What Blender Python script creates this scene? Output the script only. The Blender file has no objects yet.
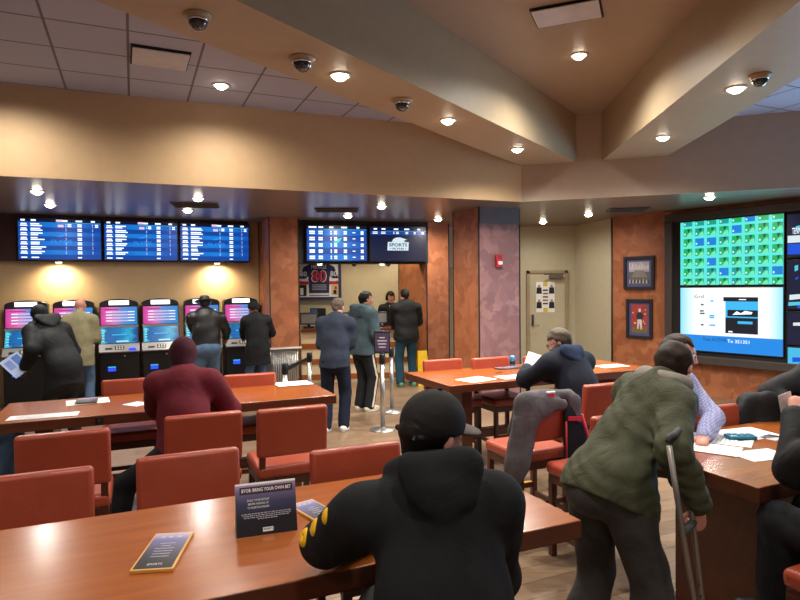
import bpy, bmesh, math, random
import numpy as np
from mathutils import Vector, Matrix

random.seed(7)
SC = bpy.context.scene
COL = SC.collection
V = Vector
rad = math.radians

# ------------------------------------------------------------------ camera
CAM = V((0, 0, 1.85))
FPX = 600.0
_p = math.atan(13 / 600.0)
_t = 0.010
_F = V((0, math.cos(_p), -math.sin(_p)))
_U0 = V((0, math.sin(_p), math.cos(_p)))
_X = V((1, 0, 0))
_R = _X * math.cos(_t) - _U0 * math.sin(_t)
_U = _X * math.sin(_t) + _U0 * math.cos(_t)
cd = bpy.data.cameras.new('camera')
cd.sensor_width = 36.0
cd.lens = 36.0 * FPX / 800.0
cd.clip_start = 0.05
cam = bpy.data.objects.new('camera', cd)
COL.objects.link(cam)
cam.matrix_world = Matrix(((_R.x, _U.x, -_F.x, CAM.x), (_R.y, _U.y, -_F.y, CAM.y), (_R.z, _U.z, -_F.z, CAM.z), (0, 0, 0, 1)))
SC.camera = cam

# measuring helpers: where a sight line of the survey photo meets a height / a depth / a wall
def ray(px, py):
    return (_F * FPX + _R * (px - 400) - _U * (py - 300)).normalized()
def ath(px, py, h):
    d = ray(px, py)
    return CAM + d * ((h - CAM.z) / d.z)
def atd(px, py, dep):
    d = ray(px, py)
    return CAM + d * (dep / d.y)
def onw(px, py, p0, n):
    d = ray(px, py)
    return CAM + d * ((V(p0) - CAM).dot(n) / d.dot(n))

A = rad(24.0)                      # the room's tables and betting wall share this direction
UX = V((math.cos(A), math.sin(A), 0))
UY = V((-math.sin(A), math.cos(A), 0))
ZZ = V((0, 0, 1))

# ------------------------------------------------------------------ materials
MATS = {}
def _new(name):
    m = bpy.data.materials.new(name)
    m.use_nodes = True
    nt = m.node_tree
    b = nt.nodes['Principled BSDF']
    return m, nt, b
def srgb(r, g, b):
    f = lambda c: ((c / 255 + 0.055) / 1.055) ** 2.4 if c > 10 else c / 255 / 12.92
    return (f(r), f(g), f(b), 1)
def coords(nt, scale=(1, 1, 1), rot=0, kind='Object'):
    tc = nt.nodes.new('ShaderNodeTexCoord')
    mp = nt.nodes.new('ShaderNodeMapping')
    mp.inputs['Scale'].default_value = scale
    mp.inputs['Rotation'].default_value = (0, 0, rot)
    nt.links.new(tc.outputs[kind], mp.inputs['Vector'])
    return mp.outputs['Vector']
def bump(nt, b, fac, strength, dist=0.01):
    bp = nt.nodes.new('ShaderNodeBump')
    bp.inputs['Strength'].default_value = strength
    bp.inputs['Distance'].default_value = dist
    nt.links.new(fac, bp.inputs['Height'])
    nt.links.new(bp.outputs['Normal'], b.inputs['Normal'])
def plain(name, col, rough=0.6, metal=0.0, noise=0.08, nscale=8, bstr=0.0, bscale=80, coat=0.0, spec=0.5):
    if name in MATS:
        return MATS[name]
    m, nt, b = _new(name)
    b.inputs['Roughness'].default_value = rough
    b.inputs['Metallic'].default_value = metal
    b.inputs['Coat Weight'].default_value = coat
    b.inputs['Specular IOR Level'].default_value = spec
    v = coords(nt)
    n = nt.nodes.new('ShaderNodeTexNoise')
    n.inputs['Scale'].default_value = nscale
    n.inputs['Detail'].default_value = 4
    nt.links.new(v, n.inputs['Vector'])
    r = nt.nodes.new('ShaderNodeValToRGB')
    lo = tuple(c * (1 - noise) for c in col[:3]) + (1,)
    hi = tuple(min(1, c * (1 + noise)) for c in col[:3]) + (1,)
    r.color_ramp.elements[0].position = 0.3
    r.color_ramp.elements[1].position = 0.7
    r.color_ramp.elements[0].color = lo
    r.color_ramp.elements[1].color = hi
    nt.links.new(n.outputs['Fac'], r.inputs['Fac'])
    nt.links.new(r.outputs['Color'], b.inputs['Base Color'])
    if bstr:
        n2 = nt.nodes.new('ShaderNodeTexNoise')
        n2.inputs['Scale'].default_value = bscale
        n2.inputs['Detail'].default_value = 3
        nt.links.new(v, n2.inputs['Vector'])
        bump(nt, b, n2.outputs['Fac'], bstr)
    MATS[name] = m
    return m
def glow(name, col, strength):
    if name in MATS:
        return MATS[name]
    m, nt, b = _new(name)
    b.inputs['Base Color'].default_value = (0.01, 0.01, 0.01, 1)
    b.inputs['Roughness'].default_value = 0.3
    b.inputs['Emission Color'].default_value = col
    b.inputs['Emission Strength'].default_value = strength
    MATS[name] = m
    return m
def cloth(name, col, rough=0.9, bscale=220, noise=0.15, fold=0.25):
    if name in MATS:
        return MATS[name]
    m = plain(name, col, rough, 0, noise, 14, 0, spec=0.25)
    nt = m.node_tree
    b = nt.nodes['Principled BSDF']
    b.inputs['Sheen Weight'].default_value = 0.0
    v = coords(nt)
    n2 = nt.nodes.new('ShaderNodeTexNoise')
    n2.inputs['Scale'].default_value = 9
    n2.inputs['Detail'].default_value = 5
    n2.inputs['Distortion'].default_value = 0.8
    nt.links.new(v, n2.inputs['Vector'])
    bump(nt, b, n2.outputs['Fac'], fold, 0.03)
    return m
def suede(name, c1, c2, c3):
    m, nt, b = _new(name)
    v = coords(nt, (1, 1, 1))
    n0 = nt.nodes.new('ShaderNodeTexNoise'); n0.inputs['Scale'].default_value = 3.0; n0.inputs['Detail'].default_value = 3
    nt.links.new(v, n0.inputs['Vector'])
    mx = nt.nodes.new('ShaderNodeVectorMath'); mx.operation = 'MULTIPLY_ADD'
    nt.links.new(n0.outputs['Color'], mx.inputs[0]); mx.inputs[1].default_value = (0.5, 0.5, 0.5)
    nt.links.new(v, mx.inputs[2])
    vo = nt.nodes.new('ShaderNodeTexVoronoi'); vo.inputs['Scale'].default_value = 6.5; vo.feature = 'SMOOTH_F1'; vo.inputs['Smoothness'].default_value = 0.22
    nt.links.new(mx.outputs[0], vo.inputs['Vector'])
    r = nt.nodes.new('ShaderNodeValToRGB')
    r.color_ramp.elements[0].color = c1; r.color_ramp.elements[1].color = c3
    e = r.color_ramp.elements.new(0.5); e.color = c2
    sp = nt.nodes.new('ShaderNodeSeparateColor')
    nt.links.new(vo.outputs['Color'], sp.inputs[0])
    nt.links.new(sp.outputs[0], r.inputs['Fac'])
    n1 = nt.nodes.new('ShaderNodeTexNoise'); n1.inputs['Scale'].default_value = 2.2; n1.inputs['Detail'].default_value = 6
    nt.links.new(v, n1.inputs['Vector'])
    mi = nt.nodes.new('ShaderNodeMix'); mi.data_type = 'RGBA'; mi.blend_type = 'MULTIPLY'
    mi.inputs[0].default_value = 0.4
    nt.links.new(r.outputs['Color'], mi.inputs[6])
    r2 = nt.nodes.new('ShaderNodeValToRGB')
    r2.color_ramp.elements[0].position = 0.3; r2.color_ramp.elements[1].position = 0.7
    r2.color_ramp.elements[0].color = (0.62, 0.52, 0.44, 1); r2.color_ramp.elements[1].color = (1, 1, 1, 1)
    nt.links.new(n1.outputs['Fac'], r2.inputs['Fac'])
    nt.links.new(r2.outputs['Color'], mi.inputs[7])
    nt.links.new(mi.outputs[2], b.inputs['Base Color'])
    b.inputs['Roughness'].default_value = 0.55
    MATS[name] = m
    return m
def wood(name, c1, c2, rough=0.25, coat=0.3, scale=(1.2, 14, 14)):
    m, nt, b = _new(name)
    v = coords(nt, scale)
    n = nt.nodes.new('ShaderNodeTexNoise'); n.inputs['Scale'].default_value = 1.6; n.inputs['Detail'].default_value = 7; n.inputs['Distortion'].default_value = 0.6
    nt.links.new(v, n.inputs['Vector'])
    r = nt.nodes.new('ShaderNodeValToRGB')
    r.color_ramp.elements[0].position = 0.3; r.color_ramp.elements[1].position = 0.72
    r.color_ramp.elements[0].color = c1; r.color_ramp.elements[1].color = c2
    nt.links.new(n.outputs['Fac'], r.inputs['Fac'])
    nt.links.new(r.outputs['Color'], b.inputs['Base Color'])
    b.inputs['Roughness'].default_value = rough
    b.inputs['Coat Weight'].default_value = coat
    b.inputs['Coat Roughness'].default_value = 0.18
    MATS[name] = m
    return m
def brickmat(name, c1, c2, mortar, bw, rh, ms, rot, rough, offset=0.0, grain=0.0, bstr=0.2):
    m, nt, b = _new(name)
    v = coords(nt, (1, 1, 1), -rot)
    br = nt.nodes.new('ShaderNodeTexBrick')
    br.offset = offset
    br.inputs['Color1'].default_value = c1; br.inputs['Color2'].default_value = c2; br.inputs['Mortar'].default_value = mortar
    br.inputs['Scale'].default_value = 1.0
    br.inputs['Mortar Size'].default_value = ms
    br.inputs['Brick Width'].default_value = bw
    br.inputs['Row Height'].default_value = rh
    nt.links.new(v, br.inputs['Vector'])
    n = nt.nodes.new('ShaderNodeTexNoise'); n.inputs['Scale'].default_value = 3 if grain else 60; n.inputs['Detail'].default_value = 6
    v2 = coords(nt, (1.2, 16, 1) if grain else (1, 1, 1), -rot)
    nt.links.new(v2, n.inputs['Vector'])
    mi = nt.nodes.new('ShaderNodeMix'); mi.data_type = 'RGBA'; mi.blend_type = 'MULTIPLY'
    mi.inputs[0].default_value = grain if grain else 0.15
    r2 = nt.nodes.new('ShaderNodeValToRGB')
    r2.color_ramp.elements[0].position = 0.3; r2.color_ramp.elements[1].position = 0.7
    r2.color_ramp.elements[0].color = (0.45, 0.42, 0.4, 1); r2.color_ramp.elements[1].color = (1, 1, 1, 1)
    nt.links.new(n.outputs['Fac'], r2.inputs['Fac'])
    nt.links.new(br.outputs['Color'], mi.inputs[6]); nt.links.new(r2.outputs['Color'], mi.inputs[7])
    nt.links.new(mi.outputs[2], b.inputs['Base Color'])
    b.inputs['Roughness'].default_value = rough
    MATS[name] = m
    return m
def ramp_screen(name, stops, strength, axis='X', noise=0.0, nscale=3.0):
    """a screen whose picture is a colour gradient (generated coordinates) with optional blotches"""
    m, nt, b = _new(name)
    tc = nt.nodes.new('ShaderNodeTexCoord')
    sp = nt.nodes.new('ShaderNodeSeparateXYZ')
    nt.links.new(tc.outputs['Generated'], sp.inputs[0])
    fac = sp.outputs[axis]
    if noise:
        n = nt.nodes.new('ShaderNodeTexNoise'); n.inputs['Scale'].default_value = nscale; n.inputs['Detail'].default_value = 2
        nt.links.new(tc.outputs['Generated'], n.inputs['Vector'])
        ma = nt.nodes.new('ShaderNodeMath'); ma.operation = 'MULTIPLY_ADD'
        nt.links.new(n.outputs['Fac'], ma.inputs[0]); ma.inputs[1].default_value = noise
        sb = nt.nodes.new('ShaderNodeMath'); sb.operation = 'SUBTRACT'
        nt.links.new(fac, sb.inputs[0]); sb.inputs[1].default_value = noise * 0.5
        nt.links.new(sb.outputs[0], ma.inputs[2])
        fac = ma.outputs[0]
    r = nt.nodes.new('ShaderNodeValToRGB')
    els = r.color_ramp.elements
    els[0].position, els[0].color = stops[0]
    els[1].position, els[1].color = stops[-1]
    for p, c in stops[1:-1]:
        e = els.new(p); e.color = c
    nt.links.new(fac, r.inputs['Fac'])
    nt.links.new(r.outputs['Color'], b.inputs['Emission Color'])
    b.inputs['Base Color'].default_value = (0.01, 0.01, 0.01, 1)
    b.inputs['Emission Strength'].default_value = strength
    b.inputs['Roughness'].default_value = 0.25
    MATS[name] = m
    return m

M_wall = plain('beige wall paint', srgb(198, 164, 122), 0.6, noise=0.03, bstr=0.03)
M_beam = plain('taupe beam paint', srgb(168, 148, 120), 0.5, noise=0.03, bstr=0.03)
M_beamsoft = plain('taupe ceiling paint', srgb(158, 138, 118), 0.45, noise=0.03)
M_low = plain('grey brown low ceiling paint', srgb(128, 114, 104), 0.3, noise=0.03)
M_grey = plain('grey rear wall paint', srgb(150, 150, 158), 0.7, noise=0.03)
M_back = plain('pale beige back wall paint', srgb(196, 184, 156), 0.6, noise=0.03)
M_alcove = plain('pale alcove paint', srgb(190, 180, 152), 0.6, noise=0.03)
M_suede = suede('terracotta suede plaster', srgb(156, 92, 58), srgb(170, 102, 64), srgb(186, 118, 78))
M_suede_screenlit = suede('screen tinted suede plaster', srgb(138, 98, 100), srgb(150, 106, 104), srgb(168, 124, 118))  # column front: the screens' purple light is painted into the plaster colour
M_tile = brickmat('ceiling tile', srgb(172, 174, 196), srgb(166, 168, 190), srgb(100, 98, 108), 0.64, 0.64, 0.012, A, 0.7)
M_floor = brickmat('wood plank floor', srgb(152, 124, 98), srgb(122, 98, 76), srgb(78, 60, 46), 1.3, 0.17, 0.003, A + 0.0, 0.3, 0.37, 0.55)
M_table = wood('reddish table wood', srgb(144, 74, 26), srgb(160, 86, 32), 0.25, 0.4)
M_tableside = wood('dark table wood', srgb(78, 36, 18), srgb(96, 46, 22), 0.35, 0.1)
M_leg = wood('dark chair wood', srgb(66, 30, 18), srgb(86, 40, 22), 0.4, 0.1)
M_red = plain('brick red leather', srgb(156, 66, 44), 0.33, noise=0.10, nscale=5, bstr=0.12, bscale=120)
M_black = plain('black plastic', (0.008, 0.008, 0.009, 1), 0.35, noise=0.1)
M_blackm = plain('matt black', (0.012, 0.012, 0.013, 1), 0.7, noise=0.1)
M_dkred = plain('dark maroon fascia', srgb(66, 34, 30), 0.6)
M_frame = plain('charcoal surround', srgb(66, 58, 54), 0.5)
M_silver = plain('silver plastic', srgb(170, 168, 170), 0.35, 0.3)
M_steel = plain('brushed steel', srgb(190, 188, 184), 0.28, 0.9)
M_chrome = plain('chrome', srgb(220, 220, 220), 0.12, 1.0)
M_white = plain('white paint', srgb(225, 222, 216), 0.5, noise=0.03)
M_paper = plain('white paper', srgb(240, 238, 236), 0.7, noise=0.02)
M_cream = plain('cream laminate', srgb(214, 196, 158), 0.5)
M_gold = plain('gold edge', srgb(214, 160, 84), 0.4)
M_navyp = plain('navy print', srgb(28, 34, 66), 0.5)
M_yellow = plain('yellow plastic', srgb(226, 182, 20), 0.4)
M_teal = plain('teal blue shell', srgb(20, 120, 150), 0.35)
M_eye = plain('eye white', srgb(220, 214, 206), 0.2)
M_rubber = plain('grey rubber', srgb(60, 58, 58), 0.7)

# ------------------------------------------------------------------ scene objects
def tag(o, label=None, cat=None, group=None, kind=None):
    if label: o['label'] = label
    if cat: o['category'] = cat
    if group: o['group'] = group
    if kind: o['kind'] = kind
    return o
def thing(name, label, cat, loc=(0, 0, 0), rz=0.0, group=None):
    o = bpy.data.objects.new(name, None)
    o.empty_display_size = 0.1
    COL.objects.link(o)
    o.location = loc
    o.rotation_euler = (0, 0, rz)
    return tag(o, label, cat, group)

class MB:
    """collects shapes; build() links them as ONE mesh object"""
    def __init__(s):
        s.v = []; s.f = []; s.m = []; s.mats = []; s.sm = []
    def mi(s, mat):
        if mat not in s.mats: s.mats.append(mat)
        return s.mats.index(mat)
    def add(s, vs, fs, mat, smooth=False):
        o = len(s.v); k = s.mi(mat)
        s.v += [tuple(v) for v in vs]
        for f in fs:
            s.f.append([i + o for i in f]); s.m.append(k); s.sm.append(smooth)
        return s
    def box(s, c, size, mat, rz=0.0, rx=0.0, ry=0.0):
        R = Matrix.Rotation(rz, 3, 'Z') @ Matrix.Rotation(rx, 3, 'X') @ Matrix.Rotation(ry, 3, 'Y')
        c = V(c); h = V(size) / 2
        vs = [c + R @ V((x * h.x, y * h.y, z * h.z)) for x in (-1, 1) for y in (-1, 1) for z in (-1, 1)]
        return s.add(vs, [(0, 1, 3, 2), (4, 6, 7, 5), (0, 4, 5, 1), (2, 3, 7, 6), (0, 2, 6, 4), (1, 5, 7, 3)], mat)
    def prism(s, poly, z0, z1, mat):
        n = len(poly)
        vs = [(p[0], p[1], z0) for p in poly] + [(p[0], p[1], z1) for p in poly]
        fs = [tuple(reversed(range(n))), tuple(range(n, 2 * n))] + [(i, (i + 1) % n, n + (i + 1) % n, n + i) for i in range(n)]
        return s.add(vs, fs, mat)
    def extrude(s, pts, d, mat):
        """closed planar loop of 3-D points pushed along d"""
        n = len(pts); d = V(d)
        vs = [V(p) for p in pts] + [V(p) + d for p in pts]
        fs = [tuple(reversed(range(n))), tuple(range(n, 2 * n))] + [(i, (i + 1) % n, n + (i + 1) % n, n + i) for i in range(n)]
        return s.add(vs, fs, mat)
    def tube(s, path, r, mat, n=12, cap=True):
        path = [V(p) for p in path]
        rs = r if isinstance(r, (list, tuple)) else [r] * len(path)
        vs = []; fs = []
        up = V((0, 0, 1))
        for i, p in enumerate(path):
            t = (path[min(i + 1, len(path) - 1)] - path[max(i - 1, 0)]).normalized()
            a = t.cross(up if abs(t.z) < 0.95 else V((0, 1, 0))).normalized(); b = t.cross(a)
            for k in range(n):
                an = 2 * math.pi * k / n
                vs.append(p + (a * math.cos(an) + b * math.sin(an)) * rs[i])
        for i in range(len(path) - 1):
            for k in range(n):
                fs.append((i * n + k, (i + 1) * n + k, (i + 1) * n + (k + 1) % n, i * n + (k + 1) % n))
        if cap:
            fs.append(tuple(range(n))); fs.append(tuple(reversed(range((len(path) - 1) * n, len(path) * n))))
        return s.add(vs, fs, mat, True)
    def lathe(s, prof, mat, c=(0, 0, 0), n=28, M=None):
        vs = []; fs = []; c = V(c)
        for r, z in prof:
            for k in range(n):
                an = 2 * math.pi * k / n
                p = V((r * math.cos(an), r * math.sin(an), z))
                vs.append(c + (M @ p if M else p))
        m = len(prof)
        for i in range(m - 1):
            for k in range(n):
                fs.append((i * n + k, i * n + (k + 1) % n, (i + 1) * n + (k + 1) % n, (i + 1) * n + k))
        fs.append(tuple(reversed(range(n)))); fs.append(tuple(range((m - 1) * n, m * n)))
        return s.add(vs, fs, mat, True)
    def build(s, name, parent=None, bevel=0.0, seg=2, loc=None):
        me = bpy.data.meshes.new(name)
        me.from_pydata(s.v, [], s.f)
        for m in s.mats: me.materials.append(m)
        me.polygons.foreach_set('material_index', s.m)
        me.polygons.foreach_set('use_smooth', s.sm)
        me.update()
        o = bpy.data.objects.new(name, me)
        COL.objects.link(o)
        if parent: o.parent = parent
        if loc is not None: o.location = loc
        if bevel:
            b = o.modifiers.new('bevel', 'BEVEL'); b.width = bevel; b.segments = seg; b.limit_method = 'ANGLE'
            b.harden_normals = False
            for p in me.polygons: p.use_smooth = True
            try:
                me.set_sharp_from_angle(angle=rad(40))
            except Exception: pass
        return o
def copy_tree(o, parent=None):
    c = o.copy(); COL.objects.link(c)
    if parent: c.parent = parent
    for ch in [x for x in CHILDREN(o)]: copy_tree(ch, c)
    return c
def CHILDREN(o):
    return [x for x in bpy.data.objects if x.parent == o and x.name in COL.objects and x.type == 'MESH']

_txt = {}
def text_geo(t, bold=False):
    if t not in _txt:
        cu = bpy.data.curves.new('lettering', 'FONT'); cu.body = t; cu.align_x = 'CENTER'; cu.align_y = 'CENTER'
        cu.resolution_u = 2
        if bold: cu.offset = 0.02
        o = bpy.data.objects.new('lettering', cu); COL.objects.link(o)
        dg = bpy.context.evaluated_depsgraph_get()
        me = o.evaluated_get(dg).to_mesh()
        vs = [tuple(v.co) for v in me.vertices]; fs = [tuple(p.vertices) for p in me.polygons]
        o.evaluated_get(dg).to_mesh_clear()
        bpy.data.objects.remove(o); bpy.data.curves.remove(cu)
        _txt[t] = (vs, fs)
    return _txt[t]
class Face:
    """a flat rectangle to lay a picture or lettering on: origin (lower left), unit axes, size"""
    def __init__(s, o, ux, uy, w, h):
        s.o = V(o); s.ux = V(ux).normalized(); s.uy = V(uy).normalized(); s.w = w; s.h = h
        s.n = s.ux.cross(s.uy).normalized()
    def p(s, x, y, z=0.0): return s.o + s.ux * x * s.w + s.uy * y * s.h + s.n * z
    def rect(s, mb, x0, y0, x1, y1, mat, z=0.0015):
        mb.add([s.p(x0, y0, z), s.p(x1, y0, z), s.p(x1, y1, z), s.p(x0, y1, z)], [(0, 1, 2, 3)], mat)
    def poly(s, mb, pts, mat, z=0.0015):
        mb.add([s.p(x, y, z) for x, y in pts], [tuple(range(len(pts)))], mat)
    def text(s, mb, t, cx, cy, size, mat, z=0.0025, sx=1.0, width=None, bold=False):
        vs, fs = text_geo(t, bold)
        xs = [v[0] for v in vs]
        if width: sx = width * s.w / ((max(xs) - min(xs)) * size)
        mb.add([s.p(cx, cy, z) + s.ux * v[0] * size * sx + s.uy * v[1] * size for v in vs], fs, mat)
def structure(mb, name, parent=None, **k):
    o = mb.build(name, parent, **k)
    if not parent: o['kind'] = 'structure'
    return o

LIGHTS = []
def lamp(loc, power, size=0.06, angle=110, blend=0.7, col=(1.0, 0.95, 0.86), aim=(0, 0, -1), parent=None):
    ld = bpy.data.lights.new('lamp_light', 'SPOT')
    ld.energy = power; ld.shadow_soft_size = size; ld.spot_size = rad(angle); ld.spot_blend = blend; ld.color = col
    o = bpy.data.objects.new('lamp_light', ld); COL.objects.link(o)
    o.location = loc
    o.rotation_euler = V(aim).to_track_quat('-Z', 'Y').to_euler()
    LIGHTS.append(o)
    return o
# ------------------------------------------------------------------ the room
HL, HT, HB, HC = 3.10, 4.10, 3.63, 4.31        # low ceiling, tile ceiling, beam underside, coffer
def P2(v): return (v[0], v[1])
def wallslab(a, b, z0, z1, mat, name, th=0.12, side=1):
    """a wall whose visible face runs a -> b; its thickness goes to the far side"""
    a = V((a[0], a[1], 0)); b = V((b[0], b[1], 0)); d = (b - a).normalized(); n = V((-d.y, d.x, 0)) * side
    mb = MB(); mb.prism([P2(a), P2(b), P2(b + n * th), P2(a + n * th)], z0, z1, mat)
    return structure(mb, name)

mb = MB(); mb.prism([(-8.4, -4.2), (8.6, -4.2), (8.6, 14), (-8.4, 14)], -0.1, 0.0, M_floor)
structure(mb, 'floor')

# soffit faces
S0 = V((1.82, 8.95, 0)); SLd = V((-0.931, -0.366, 0)); SRd = V((0.956, -0.294, 0))
SL = S0 + SLd * 10.6; SR = S0 + SRd * 6.9
def soffit(a, b, name, mat):
    a = V(a); b = V(b); d = (b - a).normalized(); n = V((-d.y, d.x, 0))
    mb = MB(); mb.prism([P2(a), P2(b), P2(b + n * 0.02), P2(a + n * 0.02)], HL - 0.002, 4.5, mat)
    return structure(mb, name)
soffit(SL, S0, 'trim_1', M_wall)
soffit(S0, SR, 'trim_2', plain('pinkish taupe soffit paint', srgb(178, 158, 140), 0.6, noise=0.03))
# low ceiling behind the soffits
o_ = V((0, 0.022, 0)); mb = MB(); mb.prism([P2(SL + o_), P2(S0 + o_), P2(SR + o_), (8.6, 14), (-8.4, 14)], HL, HL + 0.1, M_low)
structure(mb, 'ceiling_low')
# beams
def beam(a, b, c, d, name):
    mb = MB(); mb.prism([P2(a), P2(b), P2(c), P2(d)], HB, 4.5, M_beam)
    return structure(mb, name)
LBr0, LBr1 = V((-0.854, 3.94, 0)), V((2.57, 8.72, 0))
LBl0, LBl1 = V((-1.055, 4.87, 0)), V((1.82, 8.95, 0))
ld = (LBr1 - LBr0).normalized(); l2 = (LBl1 - LBl0).normalized()
LA, LB_ = LBr0 - ld * 9.6, LBr1 + ld * 0.1
LD, LC = LBl0 - l2 * 10.4, LBl1 + l2 * 0.1
beam(LA, LB_, LC, LD, 'beam_left')
RBl0, RBl1 = V((2.543, 3.81, 0)), V((2.909, 8.61, 0))
RBr0, RBr1 = V((3.52, 5.77, 0)), V((3.73, 8.36, 0))
rd = (RBl1 - RBl0).normalized(); r2 = (RBr1 - RBr0).normalized()
RA, RB_ = RBl0 - rd * 7.9, RBl1 + rd * 0.1
RD, RC = RBr0 - r2 * 9.8, RBr1 + r2 * 0.1
beam(RA, RB_, RC, RD, 'beam_right')
# ceilings
mb = MB(); mb.prism([(-8.4, -4.2), P2((LA + LD) / 2), P2((LB_ + LC) / 2), P2(S0 + SLd * 0.2), P2(SL)], HT, HT + 0.1, M_tile)
structure(mb, 'ceiling_left')
mb = MB(); mb.prism([P2((RA + RD) / 2), (8.6, -4.2), P2(SR), P2((RB_ + RC) / 2)], HT, HT + 0.1, M_tile)
structure(mb, 'ceiling_right')
mb = MB(); mb.prism([P2(LA), P2(RA), P2(RB_), P2(LB_)], HC, HC + 0.1, M_beamsoft)
structure(mb, 'ceiling_coffer')

# betting-machine wall
TV0 = atd(18, 260, 9.75); TV0.z = 0
def tvp(s, out=0.0, z=0.0): return V((TV0.x, TV0.y, 0)) + UX * s - UY * out + ZZ * z
wallslab(tvp(-2.6, -0.12), tvp(4.6, -0.12), 0, HL, M_wall, 'wall_terminals')
mb = MB(); mb.prism([P2(tvp(-2.4, 0)), P2(tvp(3.68, 0)), P2(tvp(3.68, -0.12)), P2(tvp(-2.4, -0.12))], 2.335, HL, M_dkred)
structure(mb, 'trim_4')
def boxcol(corner, w, d, mat, name, z0=0, z1=HL, trims=True, front=None):
    c = V((corner[0], corner[1], 0))
    mb = MB()
    q = [c, c + UX * w, c + UX * w + UY * d, c + UY * d]
    mb.prism([P2(p) for p in q], z0, z1, mat)
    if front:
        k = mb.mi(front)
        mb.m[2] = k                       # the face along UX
    if trims:
        for p in (q[0], q[1], q[3]):
            e = 0.018
            mb.prism([P2(p + UX * -e / 2 + UY * -e / 2), P2(p + UX * e / 2 + UY * -e / 2), P2(p + UX * e / 2 + UY * e / 2), P2(p + UX * -e / 2 + UY * e / 2)], z0, z1, M_blackm)
    return structure(mb, name)
C1 = V((-2.286, 10.55, 0))
c1 = boxcol(C1, 0.524, 0.95, M_suede, 'column_1', z0=0.80)
# its lower part: white ledge on ribbed steel cladding
mb = MB()
q0 = C1 + UX * 0.03 + UY * 0.03
mb.prism([P2(q0), P2(q0 + UX * 0.47), P2(q0 + UX * 0.47 + UY * 0.8), P2(q0 + UY * 0.8)], 0, 0.77, M_steel)
for k in range(12):
    mb.tube([q0 + UX * (0.02 + k * 0.039), q0 + UX * (0.02 + k * 0.039) + ZZ * 0.77], 0.017, M_steel, 10)
    mb.tube([q0 + UY * (0.03 + k * 0.06), q0 + UY * (0.03 + k * 0.06) + ZZ * 0.77], 0.017, M_steel, 8)
q1 = C1 - UX * 0.02 - UY * 0.03
mb.prism([P2(q1), P2(q1 + UX * 0.57), P2(q1 + UX * 0.57 + UY * 0.9), P2(q1 + UY * 0.9)], 0.77, 0.80, M_white)
structure(mb, 'column_base')
C2 = V((0.527, 11.7, 0))
boxcol(C2, 0.4875, 1.35, M_suede, 'column_2')
C3 = V((1.25, 9.47, 0))
boxcol(C3, 0.77, 0.82, M_suede, 'column_3', front=M_suede_screenlit)
mb = MB()
q0 = C3 - UY * 0.02 + UX * 0.012
mb.prism([P2(q0), P2(q0 + UX * 0.746), P2(q0 + UX * 0.746 + UY * 0.02), P2(q0 + UY * 0.02)], 2.845, HL, plain('slate fascia band', srgb(96, 84, 88), 0.5))
structure(mb, 'trim_5')
# betting counter opening: fascia with two boards
FA, FB = atd(299.5, 240, 11.05), atd(428, 240, 11.7)
FA.z = FB.z = 0
fd = (FB - FA).normalized(); fn = V((fd.y, -fd.x, 0))
mb = MB(); mb.prism([P2(FA - fd * 0.3), P2(FB), P2(FB - fn * 0.35), P2(FA - fd * 0.3 - fn * 0.35)], 2.30, HL, M_blackm)
structure(mb, 'trim_6')
wallslab((-3.4, 12.9), (0.5, 12.95), 0, HL, M_back, 'wall_counter')
# door alcove
wallslab((0.9, 12.7), (3.704, 12.7), 0, HL, M_alcove, 'wall_door')
mb = MB(); mb.box((1.10, 12.685, 2.68), (0.10, 0.03, 0.84), M_white); structure(mb, 'trim_7')
VW0 = V((4.79, 10.2, 0)); VWd = V((0.617, -0.787, 0)).normalized(); VWn = V((VWd.y, -VWd.x, 0)) * 1.0   # towards the room
if VWn.dot(CAM - VW0) < 0: VWn = -VWn
def vwp(px, py, out=0.0): return onw(px, py, VW0 + VWn * out, VWn)
VWa = vwp(612, 300); VWa.z = 0
wallslab((3.704, 12.7), P2(VWa), 0, HL, M_alcove, 'wall_alcove')
VWb = VW0 + VWd * 5.6
wallslab(P2(VWa), P2(VWb), 0, HL, M_suede, 'wall_video')
mb = MB(); mb.tube([VWa, VWa + ZZ * HL], 0.02, M_frame, 8); structure(mb, 'trim_8')
# the rest of the room, behind and beside the camera
wallslab((-8.2, -4), (-8.2, 9.2), 0, 4.4, M_grey, 'wall_left')
wallslab((8.4, -4), (-8.2, -4), 0, 4.4, M_grey, 'wall_rear')
wallslab(P2(VWb), (8.4, -4), 0, 4.4, M_grey, 'wall_right')

# ---------------- door
DP = lambda px, py: onw(px, py, V((0, 12.7, 0)), V((0, 1, 0)))
a, b = DP(529, 272), DP(564, 272)
mb = MB()
x0, x1 = a.x, b.x
mb.box(((x0 + x1) / 2, 12.675, 1.06), (x1 - x0, 0.05, 2.10), M_alcove)
door = mb.build('door_1'); door['kind'] = 'structure'
mb = MB()
fr = plain('door frame taupe', srgb(160, 140, 110), 0.5)
mb.box((x0 - 0.03, 12.665, 1.08), (0.06, 0.07, 2.16), fr).box((x1 + 0.03, 12.665, 1.08), (0.06, 0.07, 2.16), fr).box(((x0 + x1) / 2, 12.665, 2.14), (x1 - x0 + 0.12, 0.07, 0.06), fr)
mb.build('door_frame', door)
mb = MB(); mb.box((x1 - 0.19, 12.60, 2.05), (0.28, 0.09, 0.10), plain('closer grey', srgb(96, 88, 76), 0.5)).box((x1 - 0.34, 12.56, 2.085), (0.26, 0.03, 0.02), M_frame, rz=0.3)
mb.build('door_closer', door, bevel=0.008)
mb = MB(); mb.box((x0 + 0.06, 12.64, 1.12), (0.05, 0.02, 0.24), M_frame).tube([(x0 + 0.06, 12.63, 1.02), (x0 + 0.06, 12.57, 1.02), (x0 + 0.18, 12.57, 1.02)], 0.012, M_steel)
mb.build('door_handle', door)
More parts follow.
